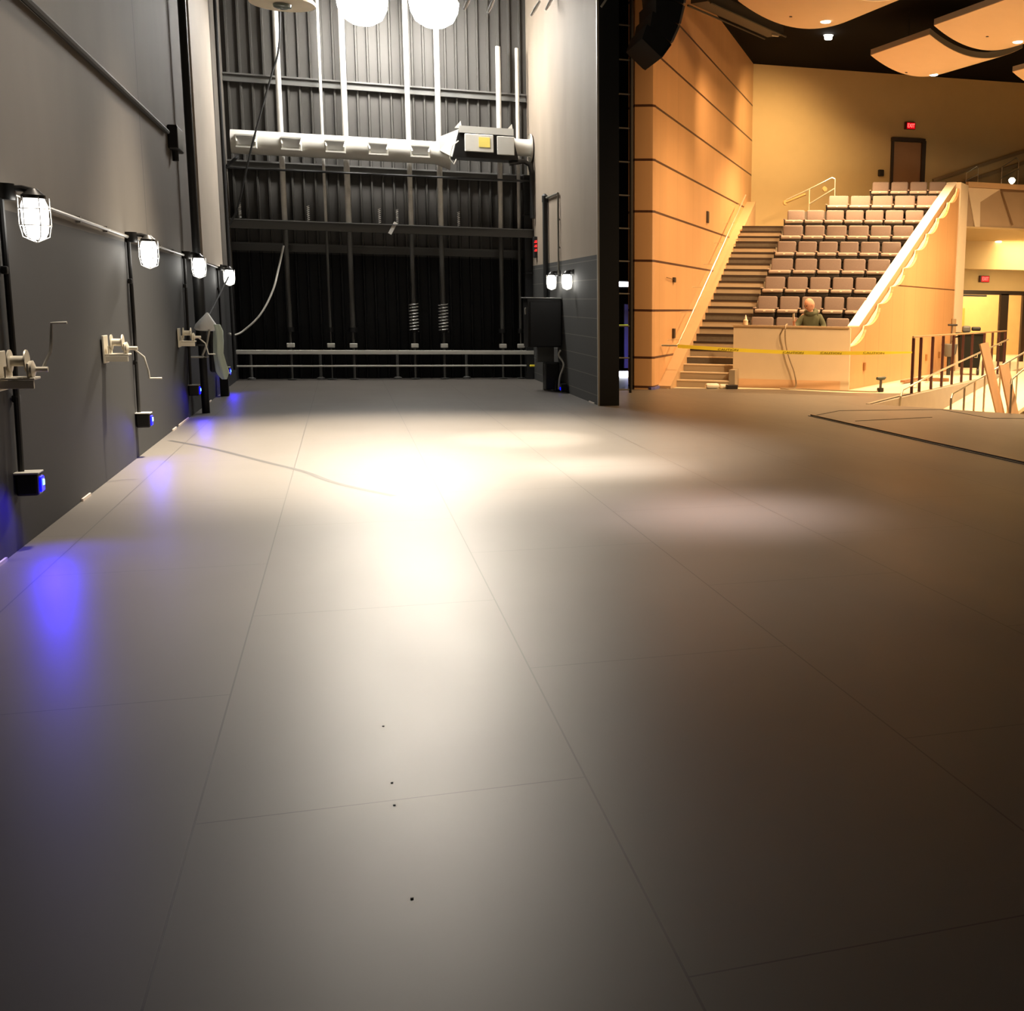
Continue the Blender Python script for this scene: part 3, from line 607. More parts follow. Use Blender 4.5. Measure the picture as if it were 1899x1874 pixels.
# ------------------------------------------------------------------ theatre seats
rowsd = [(0, 1.46, .523, 4, 'front'), (1, 1.45, .478, 5, 'second'), (2, 1.46, .503, 5, 'third'), (3, 1.46, .553, 5, 'fourth'), (4, 1.47, .492, 6, 'fifth'),
         (5, 1.47, .534, 6, 'sixth'), (6, 1.44, .492, 7, 'seventh'), (7, 2.39, .5625, 5, 'eighth'), (8, 3.44, .493, 4, 'topmost')]
ordn = ['first', 'second', 'third', 'fourth', 'fifth', 'sixth', 'seventh']
def make_seat(wd):
    t = thing('theatre_seat', (0, 0, 0), 'seat', 'seat')
    bw = wd-.055
    rot = Matrix.Rotation(radians(-9), 3, 'X')
    MB().rbox((bw/2, .0, .60), (bw, .09, .44), .04, rot, 3).build('backrest', fabric, t, True)
    MB().rbox((bw/2, .06, .56), (bw*.96, .03, .46), .02, rot).build('back_shell', seatblack, t, True)
    MB().rbox((bw/2, -.25, .50), (bw, .46, .085), .035, None, 3).build('seat_cushion', fabric2, t, True)
    MB().rbox((bw/2, -.23, .40), (bw*1.02, .42, .13), .03).build('seat_pan', seatblack, t, True)
    MB().rbox((bw/2, -.482, .505), (.05, .01, .026), .003).build('number_plate', platem, t)
    a = MB().rbox((-.03, -.22, .565), (.05, .3, .03), .012).build('armrest', mat('armrest_grey', (.3, .22, .18), .5), t, True)
    MB().prism([(-.045, -.34, .0), (-.045, -.10, .0), (-.045, .02, .55), (-.045, -.32, .55)], (.03, 0, 0)).build('side_frame', seatblack, t)
    return t
for (k, tl, pitch, n, rn) in rowsd:
    proto = make_seat(pitch)
    for j in range(n):
        o = proto if j == 0 else copy_tree(proto)
        o.location = W(tl+pitch*j, LS[k]+.70, LZ[k]); o.rotation_euler = (0, 0, RZ)
        o['group'] = 'theatre seats in the raised block'
        if k == 0: o['label'] = 'mauve grey theatre seat, %s from the stairs in the front row behind the knee wall' % ordn[j]
        elif j == n-1: o['label'] = 'mauve grey theatre seat in the %s row up, by the white cap' % rn
        else: o['label'] = 'mauve grey theatre seat in the %s row up, %s from the left' % (rn, ordn[j])
    # closing armrest as part of last seat
    MB().rbox((pitch-.03, -.22, .565), (.05, .3, .03), .012).build('armrest', MATS['armrest_grey'], o, True)

# ------------------------------------------------------------------ handrails of the seating
def rail_obj(name, pts, r, mt, parent=None): return MB().tube(pts, r, 10).build(name, mt, parent, True)
a = W(.30, .72, .84); b = W(.30, 8.35, 4.41)
t = thing('stair_handrail', tuple(W(.30, .7, 0)), 'long slanting steel handrail on the wood wall beside the stairs', 'handrail')
ol = Vector(t.location)
rail_obj('rail', [a-ol, b-ol], .017, chrome, t)
rail_obj('end_return', [a-ol, a-ol-.12*D0+Vector((0, 0, -.02)), a-ol-.2*D0-.28*N0+Vector((0, 0, -.02))], .02, chrome, t)
for k in range(7):
    p = a+(b-a)*(.04+.15*k)-ol; rail_obj('bracket', [p, p-Vector((0, 0, .06)), p-.28*N0-Vector((0, 0, .07))], .008, chrome, t)
t = thing('upper_handrail', tuple(W(1.8, 9.6, 3.6)), 'steel double handrail standing behind the seventh seat row', 'handrail')
ol = Vector(t.location)
w_ = lambda t_, z: W(t_, 9.6, z)-ol
rail_obj('top_rail', [w_(1.19, 4.40), w_(1.8, 4.68), w_(2.39, 4.97), w_(2.46, 4.94)], .02, chrome, t)
rail_obj('lower_rail', [w_(1.80, 4.22), w_(1.81, 4.30), w_(2.46, 4.69)], .02, chrome, t)
rail_obj('post', [w_(1.80, 3.62), w_(1.80, 4.68)], .017, chrome, t); rail_obj('post', [w_(2.48, 3.9), w_(2.47, 4.94)], .017, chrome, t)
for (tt, z) in ((1.16, 4.33), (2.2, 4.68)):
    MB().lathe(w_(tt, z), [(.06, -.03), (.07, 0), (.05, .04)], 14, 'Y').build('round_end', mat('brass', (.45, .3, .12), .4, .5), t, True)
rail_obj('wall_rail', [w_(1.16, 4.33), w_(1.7, 4.55)], .03, MATS['brass'], t)

# ------------------------------------------------------------------ back wall door, exit sign, slanting brown rails
BA = Vector((10.91, 30.37, 0)); 
def bwall(x, z, off=0):   # front face of back wall at given x
    y = 30.5+(x-10.7)*(30.2-30.5)/(14.98-10.7) if x < 14.98 else 30.2+(x-14.98)*(29.3-30.2)/(26-14.98)
    return Vector((x, y-off, z))
dz = Matrix.Rotation(-.0815, 3, 'Z')
dd = thing('door_1', tuple(bwall(15.6, 4.25, .02)), None, None, rz=-.0815); dd['kind'] = 'structure'
g = MB(); g.box((-.47, -.02, 1.06), (.07, .1, 2.12)); g.box((.47, -.04, 1.06), (.12, .14, 2.12)); g.box((0, -.03, 2.13), (1.03, .12, .1)); g.build('door_frame', nosing, dd)
MB().box((0, 0, 1.03), (.86, .05, 2.06)).build('door_leaf', mat('brown_door', (.30, .17, .09), .5), dd)
def exit_sign(loc, rz, label, wd=.32):
    t = thing('exit_sign', loc, label, 'sign', None, rz)
    MB().rbox((0, 0, 0), (wd, .08, .2), .01).build('housing', mat('dark_sign_case', (.06, .01, .01), .5), t)
    MB().box((.02, -.042, 0), (wd-.07, .004, .17)).build('face', redback, t)
    me = text_mesh('EXIT', .15); me.materials.append(redface)
    o = bpy.data.objects.new('letters', me); COL.objects.link(o); o.parent = t; o.location = (.02, -.049, .0); o.rotation_euler = (pi/2, 0, 0); o.scale = (.72, 1, 1)
exit_sign(tuple(bwall(15.63, 6.77, .05)), -.08, 'red lit exit sign high above the brown door')
tag(MB().rbox(tuple(bwall(14.8, 5.43, .05)), (.16, .1, .18), .02).build('wall_speaker', seatblack), 'small dark box on the back wall left of the brown door', 'box')
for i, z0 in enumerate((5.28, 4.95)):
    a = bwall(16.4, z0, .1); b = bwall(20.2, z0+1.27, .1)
    tag(MB().bar(a, b, .05, .09).build('wall_rail', mat('brown_wall_rail', (.30, .21, .11), .6)), '%s brown rail slanting up the back wall right of the door' % ['upper', 'lower'][i], 'rail')

# ------------------------------------------------------------------ balcony & vestibule
bal = MB().box((20.4, 27.98, 4.98), (8.1, .14, .14)); struct(bal.build('trim_9', mat('balcony_ledge', (.62, .42, .24), .6)))
struct(MB().box((20.4, 28.12, 4.38), (8.0, .16, 1.04)).build('wall_balcony', mat('tan_wall', (.42, .31, .2), .7)))
struct(MB().prism([(16.38, 28.03, 4.9), (17.4, 28.03, 4.9), (16.79, 28.03, 4.53), (16.82, 28.03, 3.86), (16.66, 28.03, 3.86)], (0, -.05, 0)).build('trim_10', offwhite))
g = MB().bar((17.42, 27.98, 4.87), (22, 27.98, 4.9), .04, .05).bar((17.44, 27.98, 4.84), (17.85, 27.98, 3.95), .04, .04)  # brown bars laid in as shadow lines on the balcony face
struct(g.build('trim_11', mat('brown_shadow', (.2, .12, .06), .6)))
struct(MB().prism([(16.4, 28.0, 3.82), (24.4, 28.0, 3.82), (24.4, 31.0, 3.5), (16.4, 31.0, 3.5)], (0, 0, .05)).build('ceiling_vestibule', cream))
struct(MB().box((20.4, 29.2, 4.92), (8, 2.2, .1)).build('floor_balcony', carpet))
t = thing('recessed_downlight', (18.62, 29.9, 3.6), 'round downlight in the low vestibule ceiling', 'light')
MB().lathe((0, 0, 0), [(.09, -.012), (.1, .0), (.1, .03)], 20).build('lens', mat('warm_lens', (1, .9, .7), emit=(1, .85, .55), es=5), t)
struct(MB().prism([(16.0, 31, 2.2), (26, 31, 2.2), (26, 31.15, 2.2), (16.0, 31.15, 2.2)], (0, 0, 1.35)).build('wall_vestibule', cream))
exit_sign((18.84, 30.95, 2.54), 0, 'red exit sign above the glass lobby doors', .34)
# glazed door front
dg = thing('door_2', (18.1, 31.05, 0), None, None); dg['kind'] = 'structure'
g = MB(); g.box((2.6, 0, 2.13), (5.4, .12, .13)); g.box((1.55, 0, 1.05), (.28, .12, 2.1)); g.box((2.28, 0, 1.05), (.13, .12, 2.1)); g.box((.0, 0, 1.05), (.1, .12, 2.1)); g.box((3.4, 0, 1.05), (.13, .12, 2.1))
g.build('door_frame', dkbrown, dg)
for x0, x1 in ((.05, 1.41), (1.69, 2.21), (2.35, 3.33)): MB().box(((x0+x1)/2, 0, 1.06), (x1-x0, .012, 2.0)).build('glass_pane', glassm, dg)
MB().box((.45, 0, 2.03), (.9, .1, .06)).build('door_closer', greysteel, dg)
struct(MB().box((20, 36, 1.8), (12, .2, 3.6)).build('wall_lobby', mat('lobby_yellow', (.75, .5, .24), .7)))
struct(MB().prism([(17.6, 31.2, 0), (19.2, 36, 0), (19.0, 36, 0), (17.4, 31.2, 0)], (0, 0, 3.6)).build('wall_lobby_side', MATS['lobby_yellow']))
struct(MB().box((20.5, 33.6, 3.6), (8, 5, .1)).build('ceiling_lobby', cream))
tag(MB().rbox((20.35, 35.85, 1.35), (.12, .04, .5), .01).build('wall_plaque', mat('brown_plaque', (.3, .17, .05), .6)), 'small brown plaque on the lobby wall behind the glass', 'plaque')
tag(MB().rbox((21.05, 35.85, 1.2), (.1, .04, .9), .01).build('wall_panel', mat('olive_gold', (.5, .36, .08), .6)), 'narrow gold panel on the lobby wall behind the glass', 'panel')
tag(MB().rbox((21.0, 30.2, .55), (.7, .5, 1.1), .02).build('reception_desk', wood2), 'pale wooden desk at the right before the glass doors', 'desk')
# balcony handrail and seat
for i, (x, sc) in enumerate(((18.37, 1), (17.2, .7))):
    t = thing('balcony_handrail', (x, 29.5, 4.97), ['pale looped handrail on the balcony near the right edge', 'small thin handrail on the balcony right of the white cap'][i], 'handrail')
    rail_obj('top_rail', [(0, 0, .74*sc), (.46*sc, 0, 1.02*sc), (.55*sc, 0, .95*sc), (.56*sc, 0, .0)], .014*sc, chrome, t)
    rail_obj('lower_rail', [(-.02, 0, .42*sc), (.56*sc, 0, .72*sc)], .018*sc, chrome, t)
    rail_obj('post', [(.0, 0, 0), (0, 0, .74*sc)], .013*sc, chrome, t)
t = thing('work_lamp', (18.15, 28.6, 4.97), 'small bright lamp standing on the balcony edge', 'lamp')
MB().lathe((0, 0, .25), [(.02, -.09), (.08, -.03), (.1, .03), (.05, .09)], 16).build('bulb', mat('warm_bulb', (1, .9, .7), emit=(1, .88, .6), es=6), t, True); MB().tube([(0, 0, 0), (0, 0, .2)], .015, 8).build('stem', black, t)
o = make_seat(.5); o.location = (19.0, 28.9, 4.97); o['label'] = 'theatre seat on the balcony at the right edge of the picture'; o['group'] = 'balcony seats'

# ------------------------------------------------------------------ ceiling clouds
def cloud(cx, cy, lx, ly, label, z=7.3, sag=.34, rz=radians(7), can=(0, 0)):
    t = thing('ceiling_cloud', (cx, cy, z), label, 'ceiling panel', 'curved ceiling panels', rz)
    n = 20; lo = []; hi = []
    for k in range(n+1):
        x = -lx/2+lx*k/n; zz = -sag*(1-(2*x/lx)**2); lo.append((x, zz)); hi.append((x, zz+.13))
    v = [(x, y, z_) for y in (-ly/2, ly/2) for x, z_ in lo]; N = n+1
    MB().add(v+[(a, b, c+.012) for a, b, c in v], [(i, i+1, N+i+1, N+i) for i in range(n)]+[(2*N+i, 3*N+i, 3*N+i+1, 2*N+i+1) for i in range(n)]+[(i, 2*N+i, 2*N+i+1, i+1) for i in range(n)]+[(N+i, N+i+1, 3*N+i+1, 3*N+i) for i in range(n)]+[(0, N, 3*N, 2*N), (n, 2*N+n, 3*N+n, N+n)]).build('soffit', cloudm, t, True)
    e = MB()
    for y in (-ly/2, ly/2-.02):
        for i in range(n): e.prism([(lo[i][0], y, lo[i][1]+.013), (lo[i+1][0], y, lo[i+1][1]+.013), (hi[i+1][0], y, hi[i+1][1]), (hi[i][0], y, hi[i][1])], (0, .02, 0))
    for i in (0, n): e.box((lo[i][0]*.995, 0, lo[i][1]+.07), (.02, ly, .115))
    e.build('edge_band', cloudedge, t)
    zz = -sag*(1-(2*can[0]/lx)**2)
    MB().lathe((can[0], can[1], zz-.006), [(.01, -.012), (.085, -.01), (.1, .0), (.1, .01)], 20).build('downlight', mat('cloud_lens', (1, .9, .75), emit=(1, .86, .62), es=9), t)
    MB().lathe((can[0]-.7, can[1]+.1, -sag*(1-(2*(can[0]-.7)/lx)**2)-.004), [(.01, -.006), (.03, -.005), (.03, .005)], 12).build('sprinkler', dkbrown, t)
    for sx in (-lx*.4, lx*.4): MB().tube([(sx, 0, -.1), (sx, 0, .87)], .006, 5).build('hanger_wire', black, t)
cloud(8.75, 20.3, 2.6, 2.3, 'curved pale ceiling panel at the top, nearest the wood wall', can=(.25, .5))
cloud(13.15, 23.75, 2.5, 2.3, 'curved pale ceiling panel in the middle with both curved edges visible', can=(.35, .9), z=7.35)
cloud(13.15, 20.6, 2.5, 2.6, 'curved pale ceiling panel at the top right corner', can=(.2, .4), z=7.35)
cloud(17.0, 23.8, 2.5, 2.4, 'curved pale ceiling panel cut by the right edge of the picture', z=7.3)
t = thing('ceiling_downlight', (11.5, 26.6, 8.15), 'lone round downlight in the black ceiling', 'light')
MB().lathe((0, 0, 0), [(.01, -.1), (.09, -.09), (.1, -.02), (.12, .0)], 20).build('lens', mat('white_lens', (1, 1, 1), emit=(1, .93, .82), es=8), t)
t = thing('lighting_truss', (8.2, 23.5, 7.6), 'dark lighting truss slanting under the ceiling at the top', 'truss')
MB().bar((-1.3, -1.1, .0), (1.1, .95, .0), .4, .22).build('beam', mat('truss_grey', (.04, .035, .028), .6), t)
for q in (-.18, .18): MB().tube([(-1.3+q, -1.1-q, -.14), (1.1+q, .95-q, -.14)], .02, 6).build('pipe', MATS['truss_grey'], t)
MB().rbox((1.02, .75, -.14), (.16, .05, .04), .01).build('connector', steel, t)

# ------------------------------------------------------------------ wood wall small fixtures
def onwood(s, z, off=.02): return W(off, s, z)
for i, (s, z, h, l) in enumerate(((4.88, 3.59, .26, 'small dark box high on the wood wall beside the stairs'), (1.57, 2.1, .1, 'small dark round knob on the wood wall left of the stairs'), (1.56, 1.03, .2, 'dark switch plate low on the wood wall by the stair foot'))):
    g = MB().rbox(tuple(onwood(s, z)), (.05, .14, h), .01, RW)
    if i == 1: g.tube([onwood(s, z, .03), onwood(s-.7, z+.03, .03)], .006, 6)
    tag(g.build('wall_device', dkbrown), l, 'wall device')
for i, (u, z) in enumerate(((.95, .42), (5.9, .43), (7.2, .45))):
    o = tag(MB().rbox((0, 0, 0), (.1, .03, .16), .006).build('wall_outlet', mat('outlet_brown', (.3, .14, .04), .5)), ['brown outlet plate near the front end of the side panel', 'small outlet plate on the side panel behind the railing', 'outlet plate on the side panel near the black bin'][i], 'outlet', 'outlets on the side panel')
    o.location = S(u, .02, z); o.rotation_euler = (0, 0, atan2(SD.y, SD.x))

# ------------------------------------------------------------------ guard railing, ramp
E0 = Vector((10.28, 19.29, 0)); EE = (Vector((13.66, 22.8, 0))-E0).normalized(); EW = Vector((EE.y, -EE.x, 0))
def E(e, w, z): return E0+e*EE+w*EW+Vector((0, 0, z))
t = thing('guard_railing', tuple(E0), 'guard railing of dark upright posts along the raised floor edge', 'railing')
MB().tube([Vector(E(-.05, 0, 1.07))-E0, Vector(E(8.6, 0, 1.07))-E0], .02, 10).build('top_rail', mat('bronze_rail', (.5, .33, .17), .4, .5), t, True)
for e in (0, .53, 1.4, 2.23, 3.1, 3.97, 4.86, 6.1, 7.0, 7.8, 8.5):
    MB().bar(E(e, 0, 0)-E0, E(e, 0, 1.05)-E0, .05, .05, EE).build('post', mat('dark_red_post', (.045, .012, .01), .4), t)
# retaining wall under the railing
struct(MB().prism([E(-2.85, .02, -1), E(9, .02, -1), E(9, .1, -1), E(-2.85, .1, -1)], (0, 0, .985)).build('wall_ramp', mat('grey_concrete_wall', (.33, .29, .235), .7, noise=.1)))
rz_ = lambda e: -.60+.07*e
struct(MB().prism([E(-4.5, .1, rz_(-4.5)), E(9, .1, rz_(9)), E(9, 1.6, rz_(9)), E(-4.5, 1.6, rz_(-4.5))], (0, 0, -.08)).build('floor_ramp', houseflr))
t = thing('ramp_handrail', tuple(E(-1.1, .12, 0)), 'steel ramp handrail bracketed along the dark posts', 'handrail')
ol = Vector(t.location)
rail_obj('rail', [E(-1.16, .12, -.5)-ol, E(-1.12, .12, .02)-ol, E(-1.0, .12, .13)-ol, E(1.2, .12, .33)-ol, E(8.3, .12, .86)-ol], .019, chrome, t)
for e in (-.1, .7, 1.5, 4.9, 7.5):
    z = .16+.083*max(e, 0)+.05; rail_obj('bracket', [E(e, .12, z)-ol, E(e+.1, .1, z-.1)-ol, E(e+.1, .03, z-.1)-ol], .007, chrome, t)
t = thing('ramp_handrail', tuple(E(-2.9, 1.5, rz_(-2.9))), 'steel handrail with thin posts along the outer side of the ramp', 'handrail')
ol = Vector(t.location)
rail_obj('rail', [E(-2.95, 1.5, -.3)-ol, E(-2.94, 1.5, .17)-ol, E(-2.85, 1.5, .24)-ol, E(3.3, 1.5, .74)-ol, E(6, 1.5, .96)-ol], .019, chrome, t)
for e in (-2.04, -1.28, -.5, .82, 1.7, 2.5, 3.6): rail_obj('post', [E(e, 1.5, rz_(e))-ol, E(e, 1.5, .48+.079*e)-ol], .019, chrome, t)
struct(MB().bar(E(-1.6, 2.5, .36), E(.4, 2.5, .52), .08, .07).build('trim_15', mat('dull_wall', (.3, .25, .19), .7)))
struct(MB().prism([E(-1.6, 2.56, -.9), E(.4, 2.56, -.9), E(.4, 2.56, .46), E(-1.6, 2.56, .3)], .1*EW).build('wall_stair_low', offwhite))
t = thing('low_handrail', tuple(E(-2.9, 2.45, 0)), 'short handrail at the right edge beyond the leaning planks', 'handrail')
ol = Vector(t.location)
rail_obj('rail', [E(-2.95, 2.45, .44)-ol, E(-2.9, 2.45, .52)-ol, E(0, 2.45, .88)-ol], .018, chrome, t); rail_obj('post', [E(-2.9, 2.45, -.9)-ol, E(-2.9, 2.45, .5)-ol], .018, chrome, t)
# leaning planks
tag(MB().bar((10.17, 16.62, 1.05), (10.56, 16.3, -.72), .15, .05, (0, 1, 0)).build('wooden_plank', planksm), 'longer pale wooden plank leaning beyond the stage edge', 'plank')
tag(MB().bar((10.47, 16.45, .70), (10.68, 16.1, -.74), .17, .05, (0, 1, 0)).build('wooden_plank', planksm), 'shorter pale wooden plank leaning right beside the longer one', 'plank')
tag(MB().tube(bez([(10.85, 15.4, .06), (11.1, 15.2, .09), (11.3, 15.0, .03), (11.5, 14.9, .12), (11.8, 14.7, .1)], 20), .03, 8).build('white_hose', whitecap, None, True), 'white hose lying at the right edge by the planks', 'hose')
# wheeled bin and bucket
t = thing('wheeled_bin', (14.75, 24.75, 0), 'tall black wheeled bin behind the guard railing', 'bin', None, -.4)
MB().prism([(-.22, -.25, .18), (.22, -.25, .18), (.30, -.3, 1.0), (-.28, -.3, 1.0)], (0, .5, 0)).build('body', mat('bin_black', (.010, .011, .009), .7, spec=.15), t)
MB().rbox((.0, -.03, 1.01), (.66, .62, .05), .02).build('rim', MATS['bin_black'], t)
for sx in (-.2, .2): MB().lathe((sx, -.2, .09), [(.09, -.025), (.09, .025)], 16, 'X').build('wheel', black, t)
MB().tube([(-.25, -.2, .95), (-.42, -.2, .92), (-.45, -.2, .8)], .02, 8).build('side_handle', MATS['bin_black'], t)
MB().rbox((-.1, 0, 1.12), (.2, .2, .16), .04).build('rubbish', greysteel, t); MB().rbox((.14, 0, 1.13), (.22, .15, .1), .03).build('rubbish', black, t)
t = thing('bucket', (14.1, 24.6, 0), 'dark bucket and mop left of the black wheeled bin', 'bucket')
MB().lathe((0, 0, .45), [(.1, 0), (.17, .08), (.2, .3), (.19, .31)], 18).build('pail', greysteel, t, True)
MB().tube([(0, 0, 0), (0, 0, .46)], .05, 8).build('stand', black, t); MB().tube([(.02, 0, .7), (.12, .1, 1.2)], .012, 6).build('mop_handle', dkbrown, t); MB().rbox((.12, .1, 1.22), (.26, .06, .05), .02).build('mop_head', seatblack, t)
tag(MB().bar(tuple(S(8.3, .12, 0)), tuple(S(8.42, .06, 1.35)), .12, .04, (0, 1, 0)).build('leaning_board', mat('dull_board', (.3, .2, .1), .7)), 'narrow brown board leaning at the rear end of the side panel', 'board')
# items on the pale floor
t = thing('cordless_drill', tuple(W(4.25, 1.05, 0)), 'dark cordless drill standing on the pale floor by the side panel', 'drill', None, .3)
t.scale = (.82, .82, .82)
MB().rbox((0, 0, .05), (.14, .1, .1), .015).build('battery', black, t); MB().tube([(0, 0, .08), (.01, 0, .27)], .032, 10).build('grip', greysteel, t, True)
MB().tube([(-.12, 0, .32), (.0, 0, .31), (.1, 0, .32), (.16, 0, .34)], [.035, .045, .045, .02], 12).build('body', mat('drill_green', (.06, .08, .06), .5), t, True)
tag(MB().box(tuple(S(3.75, .75, .04)), (.7, .12, .07), Matrix.Rotation(-.5, 3, 'Z')).box(tuple(S(3.0, .42, .05)), (1.2, .1, .05), Matrix.Rotation(.817, 3, 'Z')).build('wood_offcuts', mat('brown_offcut', (.25, .13, .06), .7)), 'brown wood offcuts lying along the foot of the side panel', 'wood')
cord = bez([W(2.35, 1.46, 1.26), W(2.35, 1.2, 1.2), W(2.36, 1.22, .9), W(2.44, 1.22, .6), W(2.55, 1.22, .3), W(2.57, 1.2, .03), W(2.3, 1.1, .015), W(2.45, 1.0, .012), W(2.7, 1.1, .012), W(3.4, .95, .012), W(4.1, .9, .012), W(4.2, 1.02, .015)], 70)
tag(MB().tube(cord, .014, 6).build('extension_cord', mat('grey_cord', (.3, .23, .15), .5), None, True), 'thin grey cord hanging over the knee wall to the floor', 'cord')
t = thing('glue_bottle', tuple(W(1.53, 1.37, 1.23)), 'pale cone tipped bottle standing on the knee wall cap', 'bottle')
MB().lathe((0, 0, 0), [(.045, 0), (.048, .09), (.04, .1), (.015, .12)], 14).build('body', offwhite, t, True); MB().lathe((0, 0, .1), [(.03, 0), (.025, .03), (.006, .1)], 12).build('nozzle', whitecap, t, True)
tag(MB().rbox((0, 0, .05), (.28, .14, .1), .05).rbox((.26, .03, .04), (.2, .14, .08), .04).build('crumpled_rag', whitecap, None, True), 'white crumpled rags on the floor at the stair foot', 'rag').location = W(1.0, .7, 0)
tag(MB().rbox((0, 0, .04), (.22, .12, .08), .01).build('dark_block', seatblack), 'small dark block on the floor at the left corner of the knee wall', 'block').location = W(1.38, .75, 0)
tag(MB().rbox((0, 0, .04), (.09, .1, .08), .01).build('dark_block', seatblack), 'tiny dark block on the floor at the left foot of the stairs', 'block').location = W(.1, .55, 0)
# caution tape
a = Vector(W(.32, .62, .81)); b = Vector((10.24, 19.26, .78)); N = 60; tp = MB(); vs = []
for k in range(N+1):
    u = k/N; p = a.lerp(b, u); p.z -= .06*sin(pi*u); tw = .6*sin(6*u)*(1-u*.5)*.4
    hh = Vector((0, sin(tw)*.035, cos(tw)*.035)) if u < .8 else Vector((0, 0, .035-.02*(u-.8)/.2))
    vs += [p-hh, p+hh]
tp.add(vs+[v+Vector((.0, .002, 0)) for v in vs], [(2*k, 2*k+2, 2*k+3, 2*k+1) for k in range(N)]+[(2*(N+1)+2*k, 2*(N+1)+2*k+1, 2*(N+1)+2*k+3, 2*(N+1)+2*k+2) for k in range(N)])
tt = tag(tp.build('caution_tape', yellow), 'yellow caution tape stretched across the stairs and knee wall', 'tape')
for u in (.22, .5, .66, .84):
    me = text_mesh('CAUTION', .05, .001); me.materials.append(nosing); o = bpy.data.objects.new('lettering', me); COL.objects.link(o); o.parent = tt
    p = a.lerp(b, u); p.z -= .06*sin(pi*u)+.004; dr = (b-a); o.location = p+Vector((-.004, -.012, 0)); o.rotation_euler = (pi/2, 0, atan2(dr.y, dr.x)); o.scale = (1.8, 1, 1)

# ------------------------------------------------------------------ apron details
t = thing('floor_track', (6.57, 15.43, 0), 'thin raised metal track crossing the stage apron at the right', 'track')
MB().bar((0, 0, .012), (.22, -5.4, .012), .035, .024).build('track_lip', mat('dull_brass_strip', (.16, .12, .085), .35, .4), t)
MB().bar((-.04, 0, .004), (.18, -5.4, .004), .03, .008).build('track_gap', black, t)
g = MB().bar((6.6, 15.43, .003), (7.34, 16.13, .003), .015, .006).bar((7.34, 16.13, .003), (9.1, 16.05, .003), .02, .006).bar((9.1, 16.05, .003), (9.12, 14.59, .003), .015, .006).bar((9.12, 14.59, .003), (10.4, 14.3, .003), .015, .006).bar((6.9, 14.6, .003), (8.3, 14.9, .003), .01, .005)
struct(g.build('trim_12', black))
struct(MB().bar((8.34, 17.2, .004), (9.87, 18.9, .004), .05, .01).build('trim_13', mat('edge_metal', (.4, .36, .3), .4, .4)))
# scuff curve on the floor
pts = bez([(-1.9, 14.0, .001), (-1.4, 13.2, .001), (-.8, 12.0, .001), (-.4, 11.2, .001), (-.1, 10.4, .001), (.35, 9.6, .001)], 40)
sc_ = MB()
for i in range(len(pts)-1): 
    a_, b_ = Vector(pts[i]), Vector(pts[i+1]); n_ = (b_-a_).cross(Vector((0, 0, 1))).normalized()*.03; sc_.add([a_-n_, b_-n_, b_+n_, a_+n_], [(0, 1, 2, 3)])
struct(sc_.build('trim_14', mat('floor_scuff', (.05, .046, .042), .45)))

# ------------------------------------------------------------------ person behind the knee wall
def skinned(name, verts, edges, mt, parent, root=0, sub=2):
    me = bpy.data.meshes.new(name); me.from_pydata([v[:3] for v in verts], edges, [])
    o = bpy.data.objects.new(name, me); COL.objects.link(o); o.parent = parent
    me.materials.append(mt)
    sk = o.modifiers.new('skin', 'SKIN'); sk.use_smooth_shade = True
    if not me.skin_vertices: me.skin_vertices.new() if hasattr(me.skin_vertices, 'new') else None
    for i, v in enumerate(verts):
        d = me.skin_vertices[0].data[i]; r = v[3]; d.radius = r if isinstance(r, tuple) else (r, r); d.use_root = (i == root)
    s2 = o.modifiers.new('sub', 'SUBSURF'); s2.levels = sub; s2.render_levels = sub
    return o
pp = thing('person', tuple(W(2.72, 2.35, .565)), 'bald person in an olive hooded jacket seated in the front row looking at a phone', 'person', None, RZ)
# local: x right (t), y back (s), z up, seated; faces stage and towards the left
V = [(0, .02, .46, (.15, .13)), (0, .04, .62, (.14, .11)), (0, .03, .78, (.15, .10)), (0, .0, .89, (.09, .08)), (-.005, -.03, .95, (.052, .055)), (-.01, -.06, 1.0, (.055, .06)),
     (-.17, .02, .84, .06), (-.27, -.05, .66, .048), (-.30, -.25, .60, .038), (-.30, -.36, .70, .028), (-.295, -.40, .75, .026),
     (.18, .02, .84, .06), (.27, .0, .64, .048), (.22, -.2, .5, .038), (.08, -.32, .47, .028), (.04, -.34, .47, .026),
     (-.1, -.05, .45, .09), (-.12, -.45, .47, .07), (-.12, -.48, .08, .05), (-.12, -.58, .03, .04), (.1, -.05, .45, .09), (.12, -.45, .47, .07), (.12, -.48, .08, .05), (.12, -.58, .03, .04)]
Ed = [(0, 1), (1, 2), (2, 3), (3, 4), (4, 5), (2, 6), (6, 7), (7, 8), (8, 9), (9, 10), (2, 11), (11, 12), (12, 13), (13, 14), (14, 15), (0, 16), (16, 17), (17, 18), (18, 19), (0, 20), (20, 21), (21, 22), (22, 23)]
nb0 = len(V)
# fingers of the raised hand round the phone
for k, (dx, ln) in enumerate(((-.02, .05), (-.007, .055), (.007, .053), (.02, .045))):
    V += [(-.295+dx, -.41, .785, .0095), (-.295+dx*1.1, -.425, .785+ln*.6, .009), (-.295+dx*1.1, -.415, .785+ln, .008)]; b_ = nb0+3*k; Ed += [(10, b_), (b_, b_+1), (b_+1, b_+2)]
nt0 = len(V); V += [(-.262, -.405, .76, .010), (-.25, -.42, .79, .0095)]; Ed += [(10, nt0), (nt0, nt0+1)]
body = skinned('body', V, Ed, skin, pp)
